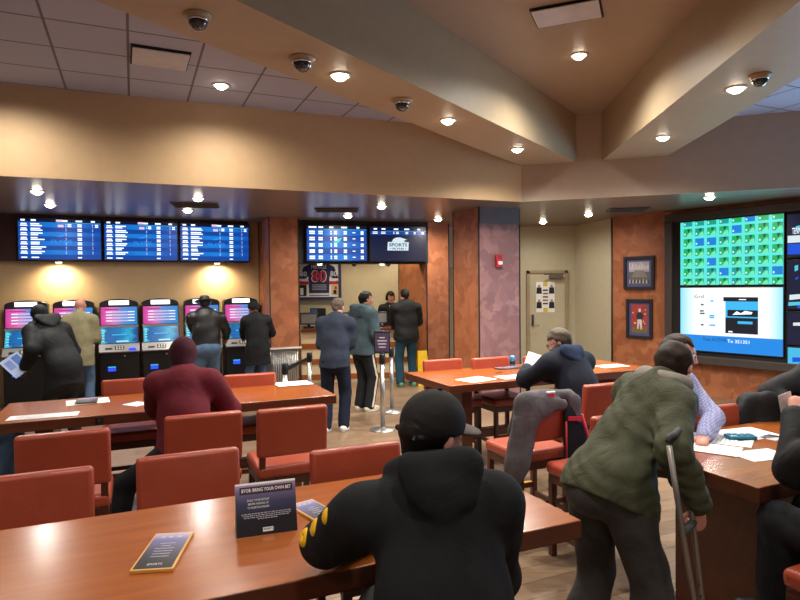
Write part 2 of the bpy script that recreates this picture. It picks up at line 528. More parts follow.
# poster on the door
p0, p1 = DP(535.5, 282), DP(554, 312)
pt = thing('poster', 'black and white poster with yellow blocks on the pale door', 'poster', ((p0.x + p1.x) / 2, 12.648, p1.z))
w, h = p1.x - p0.x, p0.z - p1.z
F = Face((-w / 2, 0, 0), (1, 0, 0), (0, 0, 1), w, h)
mb = MB(); mb.box((0, 0, h / 2), (w, 0.003, h), M_paper)
F.o = F.o + V((0, -0.002, 0))
yel = plain('poster yellow', srgb(214, 190, 60), 0.6)
for (x, y) in ((0.16, 0.78), (0.84, 0.78), (0.16, 0.3), (0.84, 0.3)):
    F.poly(mb, [(x - 0.15, y - 0.17), (x + 0.15, y - 0.17), (x + 0.13, y + 0.04), (x - 0.13, y + 0.04)], M_blackm)
    F.poly(mb, [(x - 0.07, y + 0.03), (x + 0.07, y + 0.03), (x + 0.06, y + 0.12), (x - 0.06, y + 0.12)], plain('poster grey', srgb(150, 140, 130), 0.6), 0.002)
F.rect(mb, 0.38, 0.86, 0.62, 0.99, yel); F.rect(mb, 0.38, 0.01, 0.62, 0.14, yel)
for k in range(5): F.rect(mb, 0.36, 0.26 + k * 0.11, 0.64, 0.31 + k * 0.11, plain('poster red', srgb(150, 90, 70), 0.6) if k % 2 else M_frame)
mb.build('printed_sheet', pt)
# tall stand / rolled pole leaning in the alcove
q = atd(624, 328, 11.9)
pt = thing('pole_stand', 'white pole with black top standing in the alcove beside the pale wall', 'pole', (q.x, q.y, 0))
mb = MB(); mb.lathe([(0.13, 0), (0.13, 0.012), (0.03, 0.03)], M_white); mb.build('base', pt)
mb = MB(); mb.tube([(0, 0, 0.02), (0, 0, q.z)], 0.02, M_white); mb.build('pole', pt)
mb = MB(); mb.box((0, 0, q.z + 0.01), (0.09, 0.07, 0.09), M_blackm); mb.build('head', pt, bevel=0.01)

# ---------------- televisions
scr_blue = ramp_screen('board blue', [(0.0, srgb(10, 84, 186)), (0.5, srgb(24, 128, 222)), (1.0, srgb(8, 74, 176))], 1.0, 'X', 0.5, 2.5)
scr_navy = glow('board navy', srgb(10, 24, 62), 0.9)
scr_dark = glow('board header dark', srgb(8, 14, 46), 0.9)
scr_row = glow('board row band', srgb(10, 70, 160), 1.0)
W_txt = glow('board white', srgb(235, 242, 255), 1.5)
W_cyan = glow('board cyan', srgb(60, 190, 250), 1.0)
W_logo = glow('board faint logo', srgb(40, 150, 250), 1.0)
W_pink = glow('board pink', srgb(230, 190, 220), 1.2)
def television(p0, ux, w, h, out_n, label, screen, draw, group, name='television'):
    """p0: lower-left front corner of the casing"""
    t = thing(name, label, 'television', P2(p0) + (p0.z,), math.atan2(ux.y, ux.x), group)
    mb = MB(); mb.box((w / 2, 0.03, h / 2), (w, 0.06, h), M_black)
    mb.build('casing', t, bevel=0.006)
    b = 0.018
    F = Face((b, -0.002, b), (1, 0, 0), (0, 0, 1), w - 2 * b, h - 2 * b)
    mb = MB(); F.rect(mb, 0, 0, 1, 1, screen, 0.0)
    mb.build('screen', t)
    mb = MB(); draw(F, mb); mb.build('picture', t)
    return t
rng = random.Random(3)
def draw_board(F, mb, rows=8, names=(0.10, 0.16)):
    F.rect(mb, 0, 0.915, 1, 1, scr_dark, 0.001)
    for k in range(8):
        if k % 2: F.rect(mb, 0, 0.9 - (k + 1) * 0.112, 1, 0.9 - k * 0.112, scr_row, 0.001)
    for x, w in ((0.03, 0.05), (0.15, 0.06), (0.53, 0.06), (0.69, 0.08), (0.88, 0.05)):
        F.rect(mb, x, 0.935, x + w, 0.975, W_txt)
    F.rect(mb, 0.46, 0.90, 1.0, 0.912, W_cyan, 0.002)
    F.rect(mb, 0.45, 0.93, 0.53, 0.985, W_pink); F.rect(mb, 0.47, 0.80, 0.54, 0.86, W_pink)
    for k in range(8):
        y = 0.90 - k * 0.113
        if k == 7:
            F.rect(mb, 0.03, 0.03, 0.10, 0.06, W_txt); F.rect(mb, 0.15, 0.03, 0.24, 0.06, W_txt); F.rect(mb, 0.71, 0.03, 0.76, 0.06, W_txt); continue
        for j in (0, 1):
            yy = y - 0.033 - j * 0.042
            F.rect(mb, 0.03 - 0.005 * j, yy - 0.014, 0.10 + 0.008 * j, yy + 0.014, W_txt)
            F.rect(mb, 0.145, yy - 0.014, 0.145 + rng.uniform(0.08, 0.18), yy + 0.014, W_txt)
            F.rect(mb, 0.71, yy - 0.014, 0.765, yy + 0.014, W_txt)
            if k == 0:
                F.rect(mb, 0.59, yy - 0.014, 0.635, yy + 0.014, W_txt); F.rect(mb, 0.93, yy - 0.014, 0.97, yy + 0.014, W_txt)
            F.rect(mb, 0.565, yy - 0.008, 0.573, yy + 0.008, W_txt); F.rect(mb, 0.895, yy - 0.008, 0.903, yy + 0.008, W_txt)
    # faint watermark of the house in the middle of the board
    F.poly(mb, [(0.45, 0.56), (0.49, 0.60), (0.53, 0.615), (0.55, 0.64), (0.545, 0.58), (0.51, 0.56)], W_logo, 0.0012)
    F.text(mb, 'PLYNS', 0.515, 0.44, 0.085, W_logo, 0.0012, width=0.25)
def tvx(px): return (onw(px, 240, V((TV0.x, TV0.y, 0)) - UY * 0.07, UY) - V((TV0.x, TV0.y, 0))).dot(UX)
for i, (xa, xb) in enumerate(((17, 102.6), (103.4, 178.8), (179.6, 250))):
    sa, sb = tvx(xa), tvx(xb)
    p = tvp(sa, 0.07, 2.345)
    television(p, UX, sb - sa - 0.01, 0.70, -UY, ['blue betting odds board, leftmost of three above the betting kiosks', 'blue betting odds board, middle of three above the betting kiosks',
               'blue betting odds board, rightmost of three above the betting kiosks'][i], scr_blue, draw_board, 'odds boards above the kiosks')
def draw_board2(F, mb):
    F.rect(mb, 0, 0.9, 1, 1, scr_dark, 0.001)
    for k in range(5):
        if k % 2: F.rect(mb, 0, 0.9 - (k + 1) * 0.18, 1, 0.9 - k * 0.18, scr_row, 0.001)
    F.rect(mb, 0.28, 0.885, 1, 0.9, W_cyan, 0.002)
    for x, w in ((0.03, 0.13), (0.19, 0.08), (0.37, 0.07), (0.57, 0.1), (0.83, 0.05)): F.rect(mb, x, 0.93, x + w, 0.975, W_txt)
    for k in range(5):
        y = 0.83 - k * 0.178
        for j in (0, 1):
            yy = y - j * 0.055
            for x, w in ((0.04, 0.09), (0.19, 0.07), (0.39, 0.02), (0.45, 0.05), (0.61, 0.055), (0.90, 0.05)): F.rect(mb, x, yy - 0.02, x + w, yy + 0.02, W_txt)
        F.rect(mb, 0.76, y - 0.035, 0.81, y - 0.01, W_txt)
    F.poly(mb, [(0.43, 0.52), (0.5, 0.62), (0.58, 0.66), (0.55, 0.55), (0.5, 0.5)], glow('board green glow', srgb(30, 220, 210), 1.0), 0.0012)
def draw_promo(F, mb):
    F.rect(mb, 0, 0.76, 1, 0.87, scr_row, 0.001)
    F.rect(mb, 0.28, 0.865, 1, 0.875, W_cyan, 0.002)
    for x, w in ((0.06, 0.06), (0.2, 0.07), (0.42, 0.08), (0.61, 0.09), (0.85, 0.05)): F.rect(mb, x, 0.91, x + w, 0.95, W_txt)
    for j in (0, 1):
        for x, w in ((0.04, 0.09), (0.19, 0.08), (0.41, 0.02), (0.46, 0.05), (0.63, 0.05), (0.78, 0.04), (0.92, 0.05)): F.rect(mb, x, 0.79 + j * 0.04, x + w, 0.81 + j * 0.04, W_txt)
    wl = glow('board logo white', srgb(205, 225, 235), 1.1)
    F.poly(mb, [(0.38, 0.56), (0.41, 0.64), (0.46, 0.68), (0.53, 0.69), (0.59, 0.66), (0.66, 0.62), (0.6, 0.6), (0.62, 0.56), (0.52, 0.54)], wl)
    F.poly(mb, [(0.30, 0.30), (0.68, 0.30), (0.69, 0.55), (0.31, 0.55)], wl)
    F.text(mb, 'SPORTS', 0.495, 0.46, 0.085, scr_navy, 0.0035, width=0.33, bold=True)
    F.text(mb, '\u2022 PLYNS \u2022', 0.495, 0.35, 0.05, scr_navy, 0.0035, width=0.3, bold=True)
FT0 = FA + fn * 0.07
def ftp(px): return (onw(px, 245, FT0, fn) - FT0).dot(fd)
for xa, xb, dr, sc, lb in ((306, 368, draw_board2, scr_blue, 'blue odds board above the betting counter, beside the brick coloured column'),
                           (369.5, 427, draw_promo, scr_navy, 'navy screen with white sports logo above the betting counter')):
    sa, sb = ftp(xa), ftp(xb)
    p = FT0 + fd * sa + ZZ * 2.335
    television(p, fd, sb - sa - 0.01, 0.68, fn, lb, sc, dr, 'boards above the betting counter')

# ---------------- video wall on the right
VWang = math.atan2(VWd.y, VWd.x)
def vws(px): return (vwp(px, 290, 0.0) - VWa).dot(VWd)
mb = MB()
s0, s1 = vws(669), 6.2
z0, z1 = 0.54, 3.03
p = VWa + VWn * 0.0
# local build along the wall
vw = thing('video_wall_frame', 'charcoal framed black video wall surround on the terracotta wall', 'screen surround', (VWa.x, VWa.y, 0), VWang)
mb.box(((s0 + s1) / 2, -0.05, (z0 + z1) / 2), (s1 - s0 - 0.2, 0.08, z1 - z0 - 0.1), M_blackm)
mb.build('backing_panel', vw)
mb = MB()
bw = 0.13
mb.box(((s0 + s1) / 2, -0.08, z1 - bw / 2), (s1 - s0, 0.16, bw), M_frame).box(((s0 + s1) / 2, -0.08, z0 + bw / 2), (s1 - s0, 0.16, bw), M_frame)
mb.box((s0 + bw / 2, -0.08, (z0 + z1) / 2), (bw, 0.16, z1 - z0 - 2 * bw), M_frame)
mb.build('border', vw, bevel=0.01)
def vtv(pxa, pxb, pyt, pyb, label, screen, draw, group):
    pa, pb = vwp(pxa, pyt, 0.13), vwp(pxb, pyt, 0.13)
    za = vwp(pxa, pyb, 0.13).z
    w = (pb - pa).length
    return television(V((pa.x, pa.y, za)), VWd, w, pa.z - za, VWn, label, screen, draw, group)
v_aqua = glow('multiview aqua', srgb(92, 238, 228), 1.0)
gA = [glow('multiview green', srgb(20, 160, 130), 1.0), glow('multiview bright green', srgb(20, 180, 100), 1.0), glow('multiview blue', srgb(24, 130, 220), 1.0), glow('multiview teal', srgb(22, 160, 150), 1.0)]
gB = glow('multiview pale', srgb(110, 240, 190), 1.0); gD = glow('multiview dark', srgb(14, 90, 60), 0.8); gW = glow('multiview white', srgb(210, 250, 245), 1.0)
def draw_multi(F, mb):
    r = random.Random(5)
    for i in range(8):
        for j in range(7):
            x0 = 0.035 + i * 0.124; y0 = 0.93 - j * 0.158
            x1 = min(x0 + 0.093, 1.0); y1 = min(y0 + 0.118, 1.0)
            if y0 < 0: y0 = 0.0
            if y1 <= y0 or x0 > 0.99: continue
            c = r.choice([0, 1, 1, 2, 3, 1])
            F.rect(mb, x0, y0, x1, y1, gA[c], 0.001)
            if c != 2 and x1 - x0 > 0.08 and y1 - y0 > 0.08:
                F.poly(mb, [(x0 + 0.03, y0), (x1, y0), (x1 - 0.01, y0 + 0.07), (x0 + 0.055, y0 + 0.05)], gB, 0.0015)
                F.poly(mb, [(x0 + 0.04, y1), (x1 - 0.02, y1), (x0 + 0.05, y0 + 0.05)], gD, 0.0015)
            F.rect(mb, x0 + 0.006, y0 + 0.02, x0 + 0.022, y0 + 0.05, gW, 0.002)
vtv(679.5, 784.5, 222, 286.2, 'screen of green and blue tiles on aqua, upper large one of the video wall', v_aqua, draw_multi, 'video wall screens')
v_white = ramp_screen('portal white', [(0.0, srgb(140, 225, 255)), (0.16, srgb(250, 253, 255)), (0.86, srgb(250, 253, 255)), (1.0, srgb(150, 230, 255))], 1.1, 'X')
v_sky = glow('portal blue band', srgb(20, 140, 235), 1.0)
v_ink = glow('portal ink', srgb(14, 26, 46), 0.6)
v_ink2 = glow('portal grey ink', srgb(110, 120, 130), 0.6)
def draw_portal(F, mb):
    F.rect(mb, 0, 0, 1, 0.25, v_sky, 0.001)
    F.text(mb, 'iGraf', 0.20, 0.86, 0.08, v_ink2, width=0.11)
    F.rect(mb, 0.47, 0.30, 0.78, 0.84, W_cyan, 0.001)
    F.rect(mb, 0.45, 0.79, 0.78, 0.855, v_ink, 0.002); F.rect(mb, 0.49, 0.56, 0.78, 0.66, v_ink, 0.002); F.rect(mb, 0.47, 0.30, 0.78, 0.54, v_ink, 0.002)
    F.poly(mb, [(0.54, 0.585), (0.58, 0.64), (0.62, 0.61), (0.66, 0.65), (0.73, 0.63), (0.72, 0.6)], W_txt, 0.003)
    F.rect(mb, 0.59, 0.45, 0.73, 0.49, W_cyan, 0.003); F.rect(mb, 0.5, 0.315, 0.54, 0.335, W_txt, 0.003); F.rect(mb, 0.60, 0.812, 0.67, 0.825, W_txt, 0.003)
    for x, y, w in ((0.22, 0.72, 0.03), (0.21, 0.62, 0.04), (0.32, 0.78, 0.03), (0.31, 0.55, 0.05), (0.22, 0.40, 0.03), (0.31, 0.40, 0.06), (0.21, 0.58, 0.05), (0.31, 0.52, 0.05)):
        F.rect(mb, x, y, x + w, y + 0.025, W_cyan if x > 0.3 else v_ink2, 0.002)
    F.text(mb, 'Text ACTIVE', 0.36, 0.185, 0.075, v_ink, 0.003, width=0.24)
    F.text(mb, 'To 351351', 0.60, 0.175, 0.075, W_txt, 0.003, width=0.21)
vtv(679.5, 784.5, 286.8, 350, 'white screen with a blue text banner, lower large one of the video wall', v_white, draw_portal, 'video wall screens')
v_darkblue = glow('side screen navy', srgb(6, 20, 60), 0.8)
def draw_side(seed, word=None):
    def dr(F, mb):
        r = random.Random(seed)
        cols = [glow('side cyan', srgb(90, 210, 235), 0.9), glow('side white', srgb(220, 235, 240), 1.0), glow('side blue', srgb(10, 80, 220), 1.0), glow('side black', srgb(4, 6, 14), 0.4), glow('side steel', srgb(60, 110, 140), 0.8)]
        for k in range(16):
            x, y = r.uniform(0.0, 0.85), r.uniform(0.0, 0.85)
            w, h = r.uniform(0.05, 0.35), r.uniform(0.03, 0.16)
            F.poly(mb, [(x, y), (min(1, x + w), min(1, y + 0.03)), (min(1, x + w), min(1, y + h)), (x, min(1, y + h - 0.02))], r.choice(cols), 0.001 + k * 0.0001)
        if word:
            F.rect(mb, 0, 0.33, 1, 0.5, cols[1], 0.0030); F.rect(mb, 0, 0.05, 1, 0.3, cols[2], 0.003); F.text(mb, word, 0.2, 0.6, 0.13, W_txt, 0.004, width=0.22)
    return dr
yy = [(214, 258), (259.5, 309.5), (311, 345), (346, 384)]
lab = ['navy side screen of the video wall, topmost in the right column', 'dark sport side screen, second from top in the right column of the video wall',
       'black side screen, third from top in the right column of the video wall', 'pale blue side screen at the foot of the right column of the video wall']
for i, (a, b) in enumerate(yy):
    vtv(786.5, 842, a, b, lab[i], v_darkblue if i < 3 else glow('side aqua', srgb(70, 190, 235), 1.0), draw_side(11 + i, 'TENNIS' if i == 0 else None), 'video wall side screens')

# the big screens of the same wall that stand beyond the right edge of the photograph
ld = bpy.data.lights.new('screen_light', 'AREA'); ld.shape = 'RECTANGLE'; ld.size = 2.6; ld.size_y = 1.9; ld.energy = 170; ld.color = (0.35, 0.68, 1.0)
o = bpy.data.objects.new('screen_light', ld); COL.objects.link(o)
o.location = VWa + VWd * 5.0 + VWn * 0.2 + ZZ * 1.75; o.rotation_euler = VWn.to_track_quat('-Z', 'Y').to_euler()

# ---------------- framed pictures on the terracotta wall
def picture(px0, px1, pyt, pyb, label, art):
    pa, pb = vwp(px0, pyt, 0.0), vwp(px1, pyt, 0.0)
    za = vwp(px0, pyb, 0.0).z
    w, h = (pb - pa).length, pa.z - za
    t = thing('framed_picture', label, 'picture', (pa.x, pa.y, za), VWang, 'framed pictures on the terracotta wall')
    mb = MB(); f = 0.05
    mb.box((w / 2, -0.02, f / 2), (w, 0.04, f), M_blackm).box((w / 2, -0.02, h - f / 2), (w, 0.04, f), M_blackm)
    mb.box((f / 2, -0.02, h / 2), (f, 0.04, h - 2 * f), M_blackm).box((w - f / 2, -0.02, h / 2), (f, 0.04, h - 2 * f), M_blackm)
    mb.build('frame', t)
    mb = MB(); mb.box((w / 2, -0.008, h / 2), (w - 2 * f, 0.012, h - 2 * f), plain('blue mat board', srgb(84, 84, 134), 0.7)); mb.build('mat_board', t)
    m = 0.10
    F = Face((m, -0.015, m), (1, 0, 0), (0, 0, 1), w - 2 * m, h - 2 * m)
    mb = MB(); art(F, mb); mb.build('print', t)
def art_stadium(F, mb):
    F.rect(mb, 0, 0, 1, 1, plain('print sky grey', srgb(176, 166, 176), 0.7), 0)
    F.rect(mb, 0, 0, 1, 0.55, plain('print mid grey', srgb(104, 100, 100), 0.7), 0.001)
    F.poly(mb, [(0.1, 0.3), (0.9, 0.3), (0.75, 0.6), (0.3, 0.62)], plain('print field grey', srgb(130, 128, 122), 0.7), 0.002)
    r = random.Random(2)
    for k in range(12):
        x = k / 12
        F.poly(mb, [(x, 0.03), (x + 0.075, 0.03), (x + 0.06, 0.16 + r.random() * 0.08), (x + 0.02, 0.18)], plain('print dark', srgb(60, 58, 60), 0.7) if k % 2 else plain('print light', srgb(190, 184, 180), 0.7), 0.003)
        F.rect(mb, x, 0.66, x + 0.05, 0.78 + r.random() * 0.2, plain('print white', srgb(214, 208, 212), 0.7), 0.002)
def art_player(F, mb):
    F.rect(mb, 0, 0, 1, 1, plain('print crowd red', srgb(176, 60, 50), 0.7), 0)
    F.rect(mb, 0, 0, 1, 0.2, plain('print turf', srgb(120, 104, 60), 0.7), 0.001)
    r = random.Random(4)
    cs = [plain('print cream', srgb(220, 200, 180), 0.7), plain('print crimson', srgb(150, 30, 34), 0.7), plain('print brown', srgb(110, 60, 46), 0.7)]
    for k in range(26):
        x, y = r.random() * 0.9, 0.25 + r.random() * 0.7
        F.rect(mb, x, y, x + 0.08, y + 0.05, cs[k % 3], 0.0015)
    w = plain('print kit white', srgb(214, 210, 206), 0.7); d = plain('print kit navy', srgb(40, 44, 66), 0.7)
    F.poly(mb, [(0.36, 0.14), (0.46, 0.14), (0.5, 0.42), (0.58, 0.12), (0.68, 0.14), (0.66, 0.48), (0.38, 0.48)], w, 0.003)
    F.poly(mb, [(0.34, 0.46), (0.68, 0.46), (0.78, 0.62), (0.62, 0.74), (0.42, 0.74), (0.3, 0.6)], d, 0.003)
    F.poly(mb, [(0.46, 0.74), (0.6, 0.74), (0.6, 0.86), (0.46, 0.86)], w, 0.004)
picture(624.5, 655, 257, 289.5, 'black framed grey stadium photograph, upper of two on terracotta wall', art_stadium)
picture(627, 653, 299, 337.5, 'black framed red football player photograph, lower of two on terracotta wall', art_player)

# ---------------- framed jersey on the counter's back wall
JP = lambda px, py: atd(px, py, 12.88)
a, b = JP(296, 262), JP(341.5, 299.5)
w, h = b.x - a.x, a.z - b.z + 0.05
t = thing('framed_jersey', 'navy framed hockey jersey numbered 80 on the back wall', 'framed jersey', (a.x, 12.87, b.z))
mb = MB(); f = 0.06
mf = plain('navy frame', srgb(52, 58, 92), 0.5)
mb.box((w / 2, 0, f / 2), (w, 0.05, f), mf).box((w / 2, 0, h - f / 2), (w, 0.05, f), mf).box((f / 2, 0, h / 2), (f, 0.05, h - 2 * f), mf).box((w - f / 2, 0, h / 2), (f, 0.05, h - 2 * f), mf)
mb.build('frame', t)
mb = MB(); mb.box((w / 2, 0.005, h / 2), (w - 2 * f, 0.02, h - 2 * f), M_paper); mb.build('backing', t)
F = Face((f, -0.008, f), (1, 0, 0), (0, 0, 1), w - 2 * f, h - 2 * f)
mb = MB(); nv = plain('jersey navy', srgb(34, 44, 96), 0.8); rdj = plain('jersey red', srgb(190, 40, 54), 0.8); wh = plain('jersey white', srgb(225, 225, 230), 0.8)
F.poly(mb, [(0.26, 0.03), (0.76, 0.03), (0.78, 0.6), (0.98, 0.42), (1.0, 0.55), (0.9, 0.86), (0.72, 0.97), (0.3, 0.97), (0.12, 0.86), (0.0, 0.55), (0.04, 0.42), (0.24, 0.6)], nv)
F.rect(mb, 0.26, 0.05, 0.76, 0.11, wh, 0.002)
for s in ((0.0, 0.24), (0.77, 1.0)):
    F.rect(mb, s[0], 0.46, s[1], 0.53, wh, 0.002); F.rect(mb, s[0], 0.36, s[1], 0.45, rdj, 0.002)
F.text(mb, '80', 0.51, 0.58, 0.36, wh, 0.003, width=0.40, bold=True)
F.text(mb, '80', 0.51, 0.58, 0.33, rdj, 0.004, width=0.36)
F.text(mb, 'MIRACLE', 0.51, 0.86, 0.11, wh, 0.003, width=0.38)
F.text(mb, '80', 0.12, 0.66, 0.15, wh, 0.003); F.text(mb, '80', 0.88, 0.66, 0.15, wh, 0.003)
for k in range(4): F.rect(mb, 0.33, 0.2 + k * 0.045, 0.7, 0.225 + k * 0.045, plain('jersey grey print', srgb(150, 152, 160), 0.8), 0.003)
mb.build('jersey', t)
mb = MB(); F.rect(mb, 0.0, 0.03, 0.19, 0.35, M_blackm, 0.003); F.rect(mb, 0.03, 0.06, 0.11, 0.26, M_paper, 0.004); mb.build('photo_inset', t); mb = MB(); F.rect(mb, 0.82, 0.05, 1.0, 0.35, M_cream, 0.003); F.rect(mb, 0.87, 0.08, 0.95, 0.2, M_blackm, 0.004); F.rect(mb, 0.9, 0.22, 0.96, 0.3, rdj, 0.004)
mb.build('photo_inset', t)

# ---------------- fire alarm on the mauve tinted column
q = onw(498.5, 261, C3 - UY * 0.02, UY)
t = thing('fire_alarm', 'small red fire alarm strobe on the mauve tinted column', 'alarm', q, A)
mb = MB(); mb.box((0, -0.02, 0), (0.125, 0.04, 0.20), plain('alarm red', srgb(190, 24, 32), 0.4)); mb.build('housing', t, bevel=0.008)
mb = MB(); mb.box((0.0, -0.05, -0.035), (0.08, 0.03, 0.055), M_white); mb.build('strobe_lens', t, bevel=0.008)
mb = MB(); 
for k in range(4): mb.box((0, -0.042, 0.03 + k * 0.015), (0.07, 0.004, 0.006), M_black)
mb.build('grille', t)

# ---------------- ceiling fittings
def downlight(px, py, H, label, power, hot=True, group='recessed downlights', angle=160, aim=(0, 0, -1), col=(1.0, 0.95, 0.86)):
    p = ath(px, py, H) if px is not None else V(py)
    t = thing('downlight', label, 'ceiling light', (p.x, p.y, H), 0, group)
    mb = MB(); mb.lathe([(0.092, 0.0), (0.092, -0.008), (0.075, -0.012), (0.068, -0.004), (0.068, 0.0)], M_white, n=24); mb.build('trim_ring', t)
    mb = MB(); mb.lathe([(0.066, -0.002), (0.064, -0.012), (0.055, -0.028), (0.036, -0.042), (0.012, -0.048), (0.001, -0.048)], glow('lamp lens', (1.0, 0.86, 0.66, 1), 22), n=24); mb.build('lens', t)
    lamp((p.x, p.y, H - 0.06), power, 0.07, angle, 1.0, col, aim)
    return t
PWT = 400; PWL = 165
downlight(221, 85, HT, 'bright downlight in the left tile ceiling above the kiosk soffit', PWT * 0.45)
downlight(340, 75, HB, 'downlight on the left beam, nearest the camera of three', PWT * 0.8)
downlight(448, 120, HB, 'downlight on the left beam, middle of three', PWT * 1.1)
downlight(517.5, 149, HB, 'downlight on the left beam, farthest of three by the soffit corner', PWT * 0.75)
downlight(579, 55, HC, 'downlight in the raised coffer between the two beams', PWT)
downlight(736, 88, HB, 'larger downlight on the right beam beside the dome camera', PWT * 0.8)
downlight(663, 137, HB, 'smaller downlight on the right beam near the soffit', PWT * 0.5)
for px, py, lb, pw in ((50, 204.5, 'small downlight in the low ceiling just in front of the leftmost odds board', 0.35), (187.5, 210, 'small downlight in the low ceiling just in front of the rightmost kiosk board', 0.35), (37, 191, 'downlight in the low ceiling above the leftmost odds board', 1), (198, 198, 'downlight in the low ceiling above the rightmost kiosk board', 1), (348, 215.5, 'downlight in the low ceiling directly in front of the counter odds board', 1),
                   (381.5, 206, 'larger downlight in the low ceiling in front of the counter boards', 1), (438, 219, 'downlight in the low ceiling before the terracotta column by the counter', 1),
                   (543, 221.5, 'downlight in the low ceiling before the pale door', 0.42), (588.5, 214, 'downlight in the low ceiling of the alcove by the terracotta wall', 0.5), (709.5, 197, 'downlight in the low ceiling above the multiview screen', 0.6)):
    downlight(px, py, HL, lb, PWL * pw, angle=176)
# lamps of the same room outside the frame
k = 0
for x, y, H, pw in ((1.5, 4.75, HC, 1.2), (-5.2, 4.3, HT, 1), (-4.6, 1.6, HT, 1), (-2.6, 2.6, HT, 1), (-0.9, 2.0, HC, 0.9), (1.0, 3.2, HC, 1), (0.6, 0.6, HC, 1.0), (-2.2, 0.0, HB, 0.8), (3.0, 2.6, HB, 0.8), (5.4, 4.6, HT, 0.9), (5.2, 1.5, HT, 0.9), (0.0, -2.0, HC, 1), (3.0, -1.6, HB, 0.8), (-4.0, -1.8, HT, 1), (5.5, -1.5, HT, 0.8)):
    p = V((x, y, H))
    if (p - CAM).y > 0: pass
    lamp((x, y, H - 0.03), PWT * pw * 0.40, 0.08, 150, 1.0, (1.0, 0.95, 0.86))
q = ath(-14, 58, HT); lamp((q.x, q.y, HT - 0.06), PWT * 0.42, 0.07, 160, 1.0)
# small wall-washer lamps under the boards
for px, lb in ((58, 'leftmost'), (217, 'rightmost')):
    s = tvx(px)
    p = tvp(s, 0.02, 2.335)
    t = thing('wall_washer', 'small white lamp under the %s kiosk odds board' % lb, 'wall light', p, A, 'lamps under the boards')
    mb = MB(); mb.box((0, 0, -0.012), (0.11, 0.09, 0.024), M_white); mb.build('housing', t, bevel=0.006)
    mb = MB(); mb.box((0, 0, -0.026), (0.08, 0.06, 0.006), glow('washer lens', (1, 0.9, 0.7, 1), 14)); mb.build('lens', t)
    lamp(p + ZZ * -0.05 - UY * 0.10, 75, 0.05, 150, 1.0, (1.0, 0.86, 0.58), tuple(-ZZ + UY * 0.35))
for px, lb in ((320, 'blue counter odds board'), (382, 'navy counter promo screen')):
    p = onw(px, 263, FA + fn * 0.02, fn); p.z = 2.30
    t = thing('wall_washer', 'small white lamp under the %s' % lb, 'wall light', p, 0, 'lamps under the boards')
    mb = MB(); mb.box((0, -0.05, -0.012), (0.10, 0.07, 0.024), M_white); mb.build('housing', t, bevel=0.006)
    mb = MB(); mb.box((0, -0.05, -0.026), (0.07, 0.05, 0.006), glow('washer lens', (1, 0.9, 0.7, 1), 14)); mb.build('lens', t)
lamp((-1.0, 12.0, 2.9), 70, 0.06, 140, 0.8, (1.0, 0.86, 0.62)); lamp((0.0, 12.3, 2.9), 60, 0.06, 140, 0.8, (1.0, 0.86, 0.62))
# dome cameras
def dome(px, py, H, label, r=0.070):
    p = ath(px, py, H)
    t = thing('dome_camera', label, 'security camera', (p.x, p.y, H), 0, 'dome cameras')
    mb = MB(); mb.lathe([(r * 1.45, 0), (r * 1.45, -0.008), (r * 1.15, -0.02), (r * 1.1, -0.03)], M_beam); mb.build('mount', t)
    mb = MB(); mb.lathe([(r * 1.03, -0.028), (r, -0.04)] + [(r * math.cos(a), -0.04 - r * math.sin(a)) for a in [i * 0.2 for i in range(1, 8)]], plain('smoked dome', (0.02, 0.025, 0.04, 1), 0.05, coat=1.0)); mb.build('dome', t)
    mb = MB(); mb.lathe([(r * 1.1, -0.03), (r * 1.1, -0.042), (r * 1.0, -0.044)], M_chrome); mb.build('ring', t)
dome(198, 15, HB, 'dark dome camera on the left beam, nearest at the top of the photo', 0.062)
dome(302, 58, HB, 'dark dome camera on the left beam, middle of three')
dome(402, 100, HB, 'dark dome camera on the left beam, farthest of three')
dome(760, 75, HB, 'dark dome camera on the right beam beside its larger downlight', 0.062)
for px, py, lb in ((388, 263.5, 'small black dome camera under the navy promo screen'), (354, 262.5, 'small black dome camera under the blue counter odds board')):
    p = onw(px, py, FA - fn * 0.02, fn)
    t = thing('dome_camera', lb, 'security camera', (p.x, p.y, 2.30), 0, 'small dome cameras')
    mb = MB(); mb.lathe([(0.055, 0), (0.055, -0.012), (0.05, -0.014)], M_blackm, n=20); mb.build('mount', t)
    mb = MB(); mb.lathe([(0.046, -0.012)] + [(0.046 * math.cos(a) + 1e-4, -0.014 - 0.046 * math.sin(a)) for a in [i * 0.25 for i in range(1, 7)]], MATS['smoked dome'], n=20); mb.build('dome', t)
# vents
def vent(pts, H, label, drop=0.0, dark=False):
    q = [ath(x, y, H) for x, y in pts]
    c = sum(q, V((0, 0, 0))) / 4
    w = ((q[1] - q[0]).length + (q[2] - q[3]).length) / 2; d = ((q[3] - q[0]).length + (q[2] - q[1]).length) / 2
    ang = math.atan2((q[1] - q[0]).y, (q[1] - q[0]).x)
    t = thing('ceiling_vent', label, 'vent', (c.x, c.y, H), ang, 'ceiling vents')
    mb = MB(); mb.box((0, 0, -0.006), (w, d, 0.012), M_blackm if not dark else M_frame); mb.build('frame', t)
    if dark:
        mb = MB()
        for k in range(7): mb.box((0, -d / 2 + d * (k + 0.5) / 7, -0.018), (w * 0.94, 0.012, 0.014), M_frame, rx=0.5)
        mb.build('slat_panel', t)
    else:
        mb = MB(); mb.box((0, -0.03, -0.030), (w * 0.95, d * 0.86, 0.012), plain('vent plate', srgb(196, 194, 198), 0.6)); mb.build('plate', t, bevel=0.004)
vent(((129, 43), (190, 52), (188, 69), (132, 64)), HT, 'square plate vent in the left tile ceiling')
vent(((529, 9), (598, -4), (606, 15), (538, 28)), HC, 'square plate vent in the raised coffer ceiling')
vent(((172, 202), (222, 203), (216, 207), (172, 206)), HL, 'dark slotted vent in the low ceiling above the kiosks', dark=True)
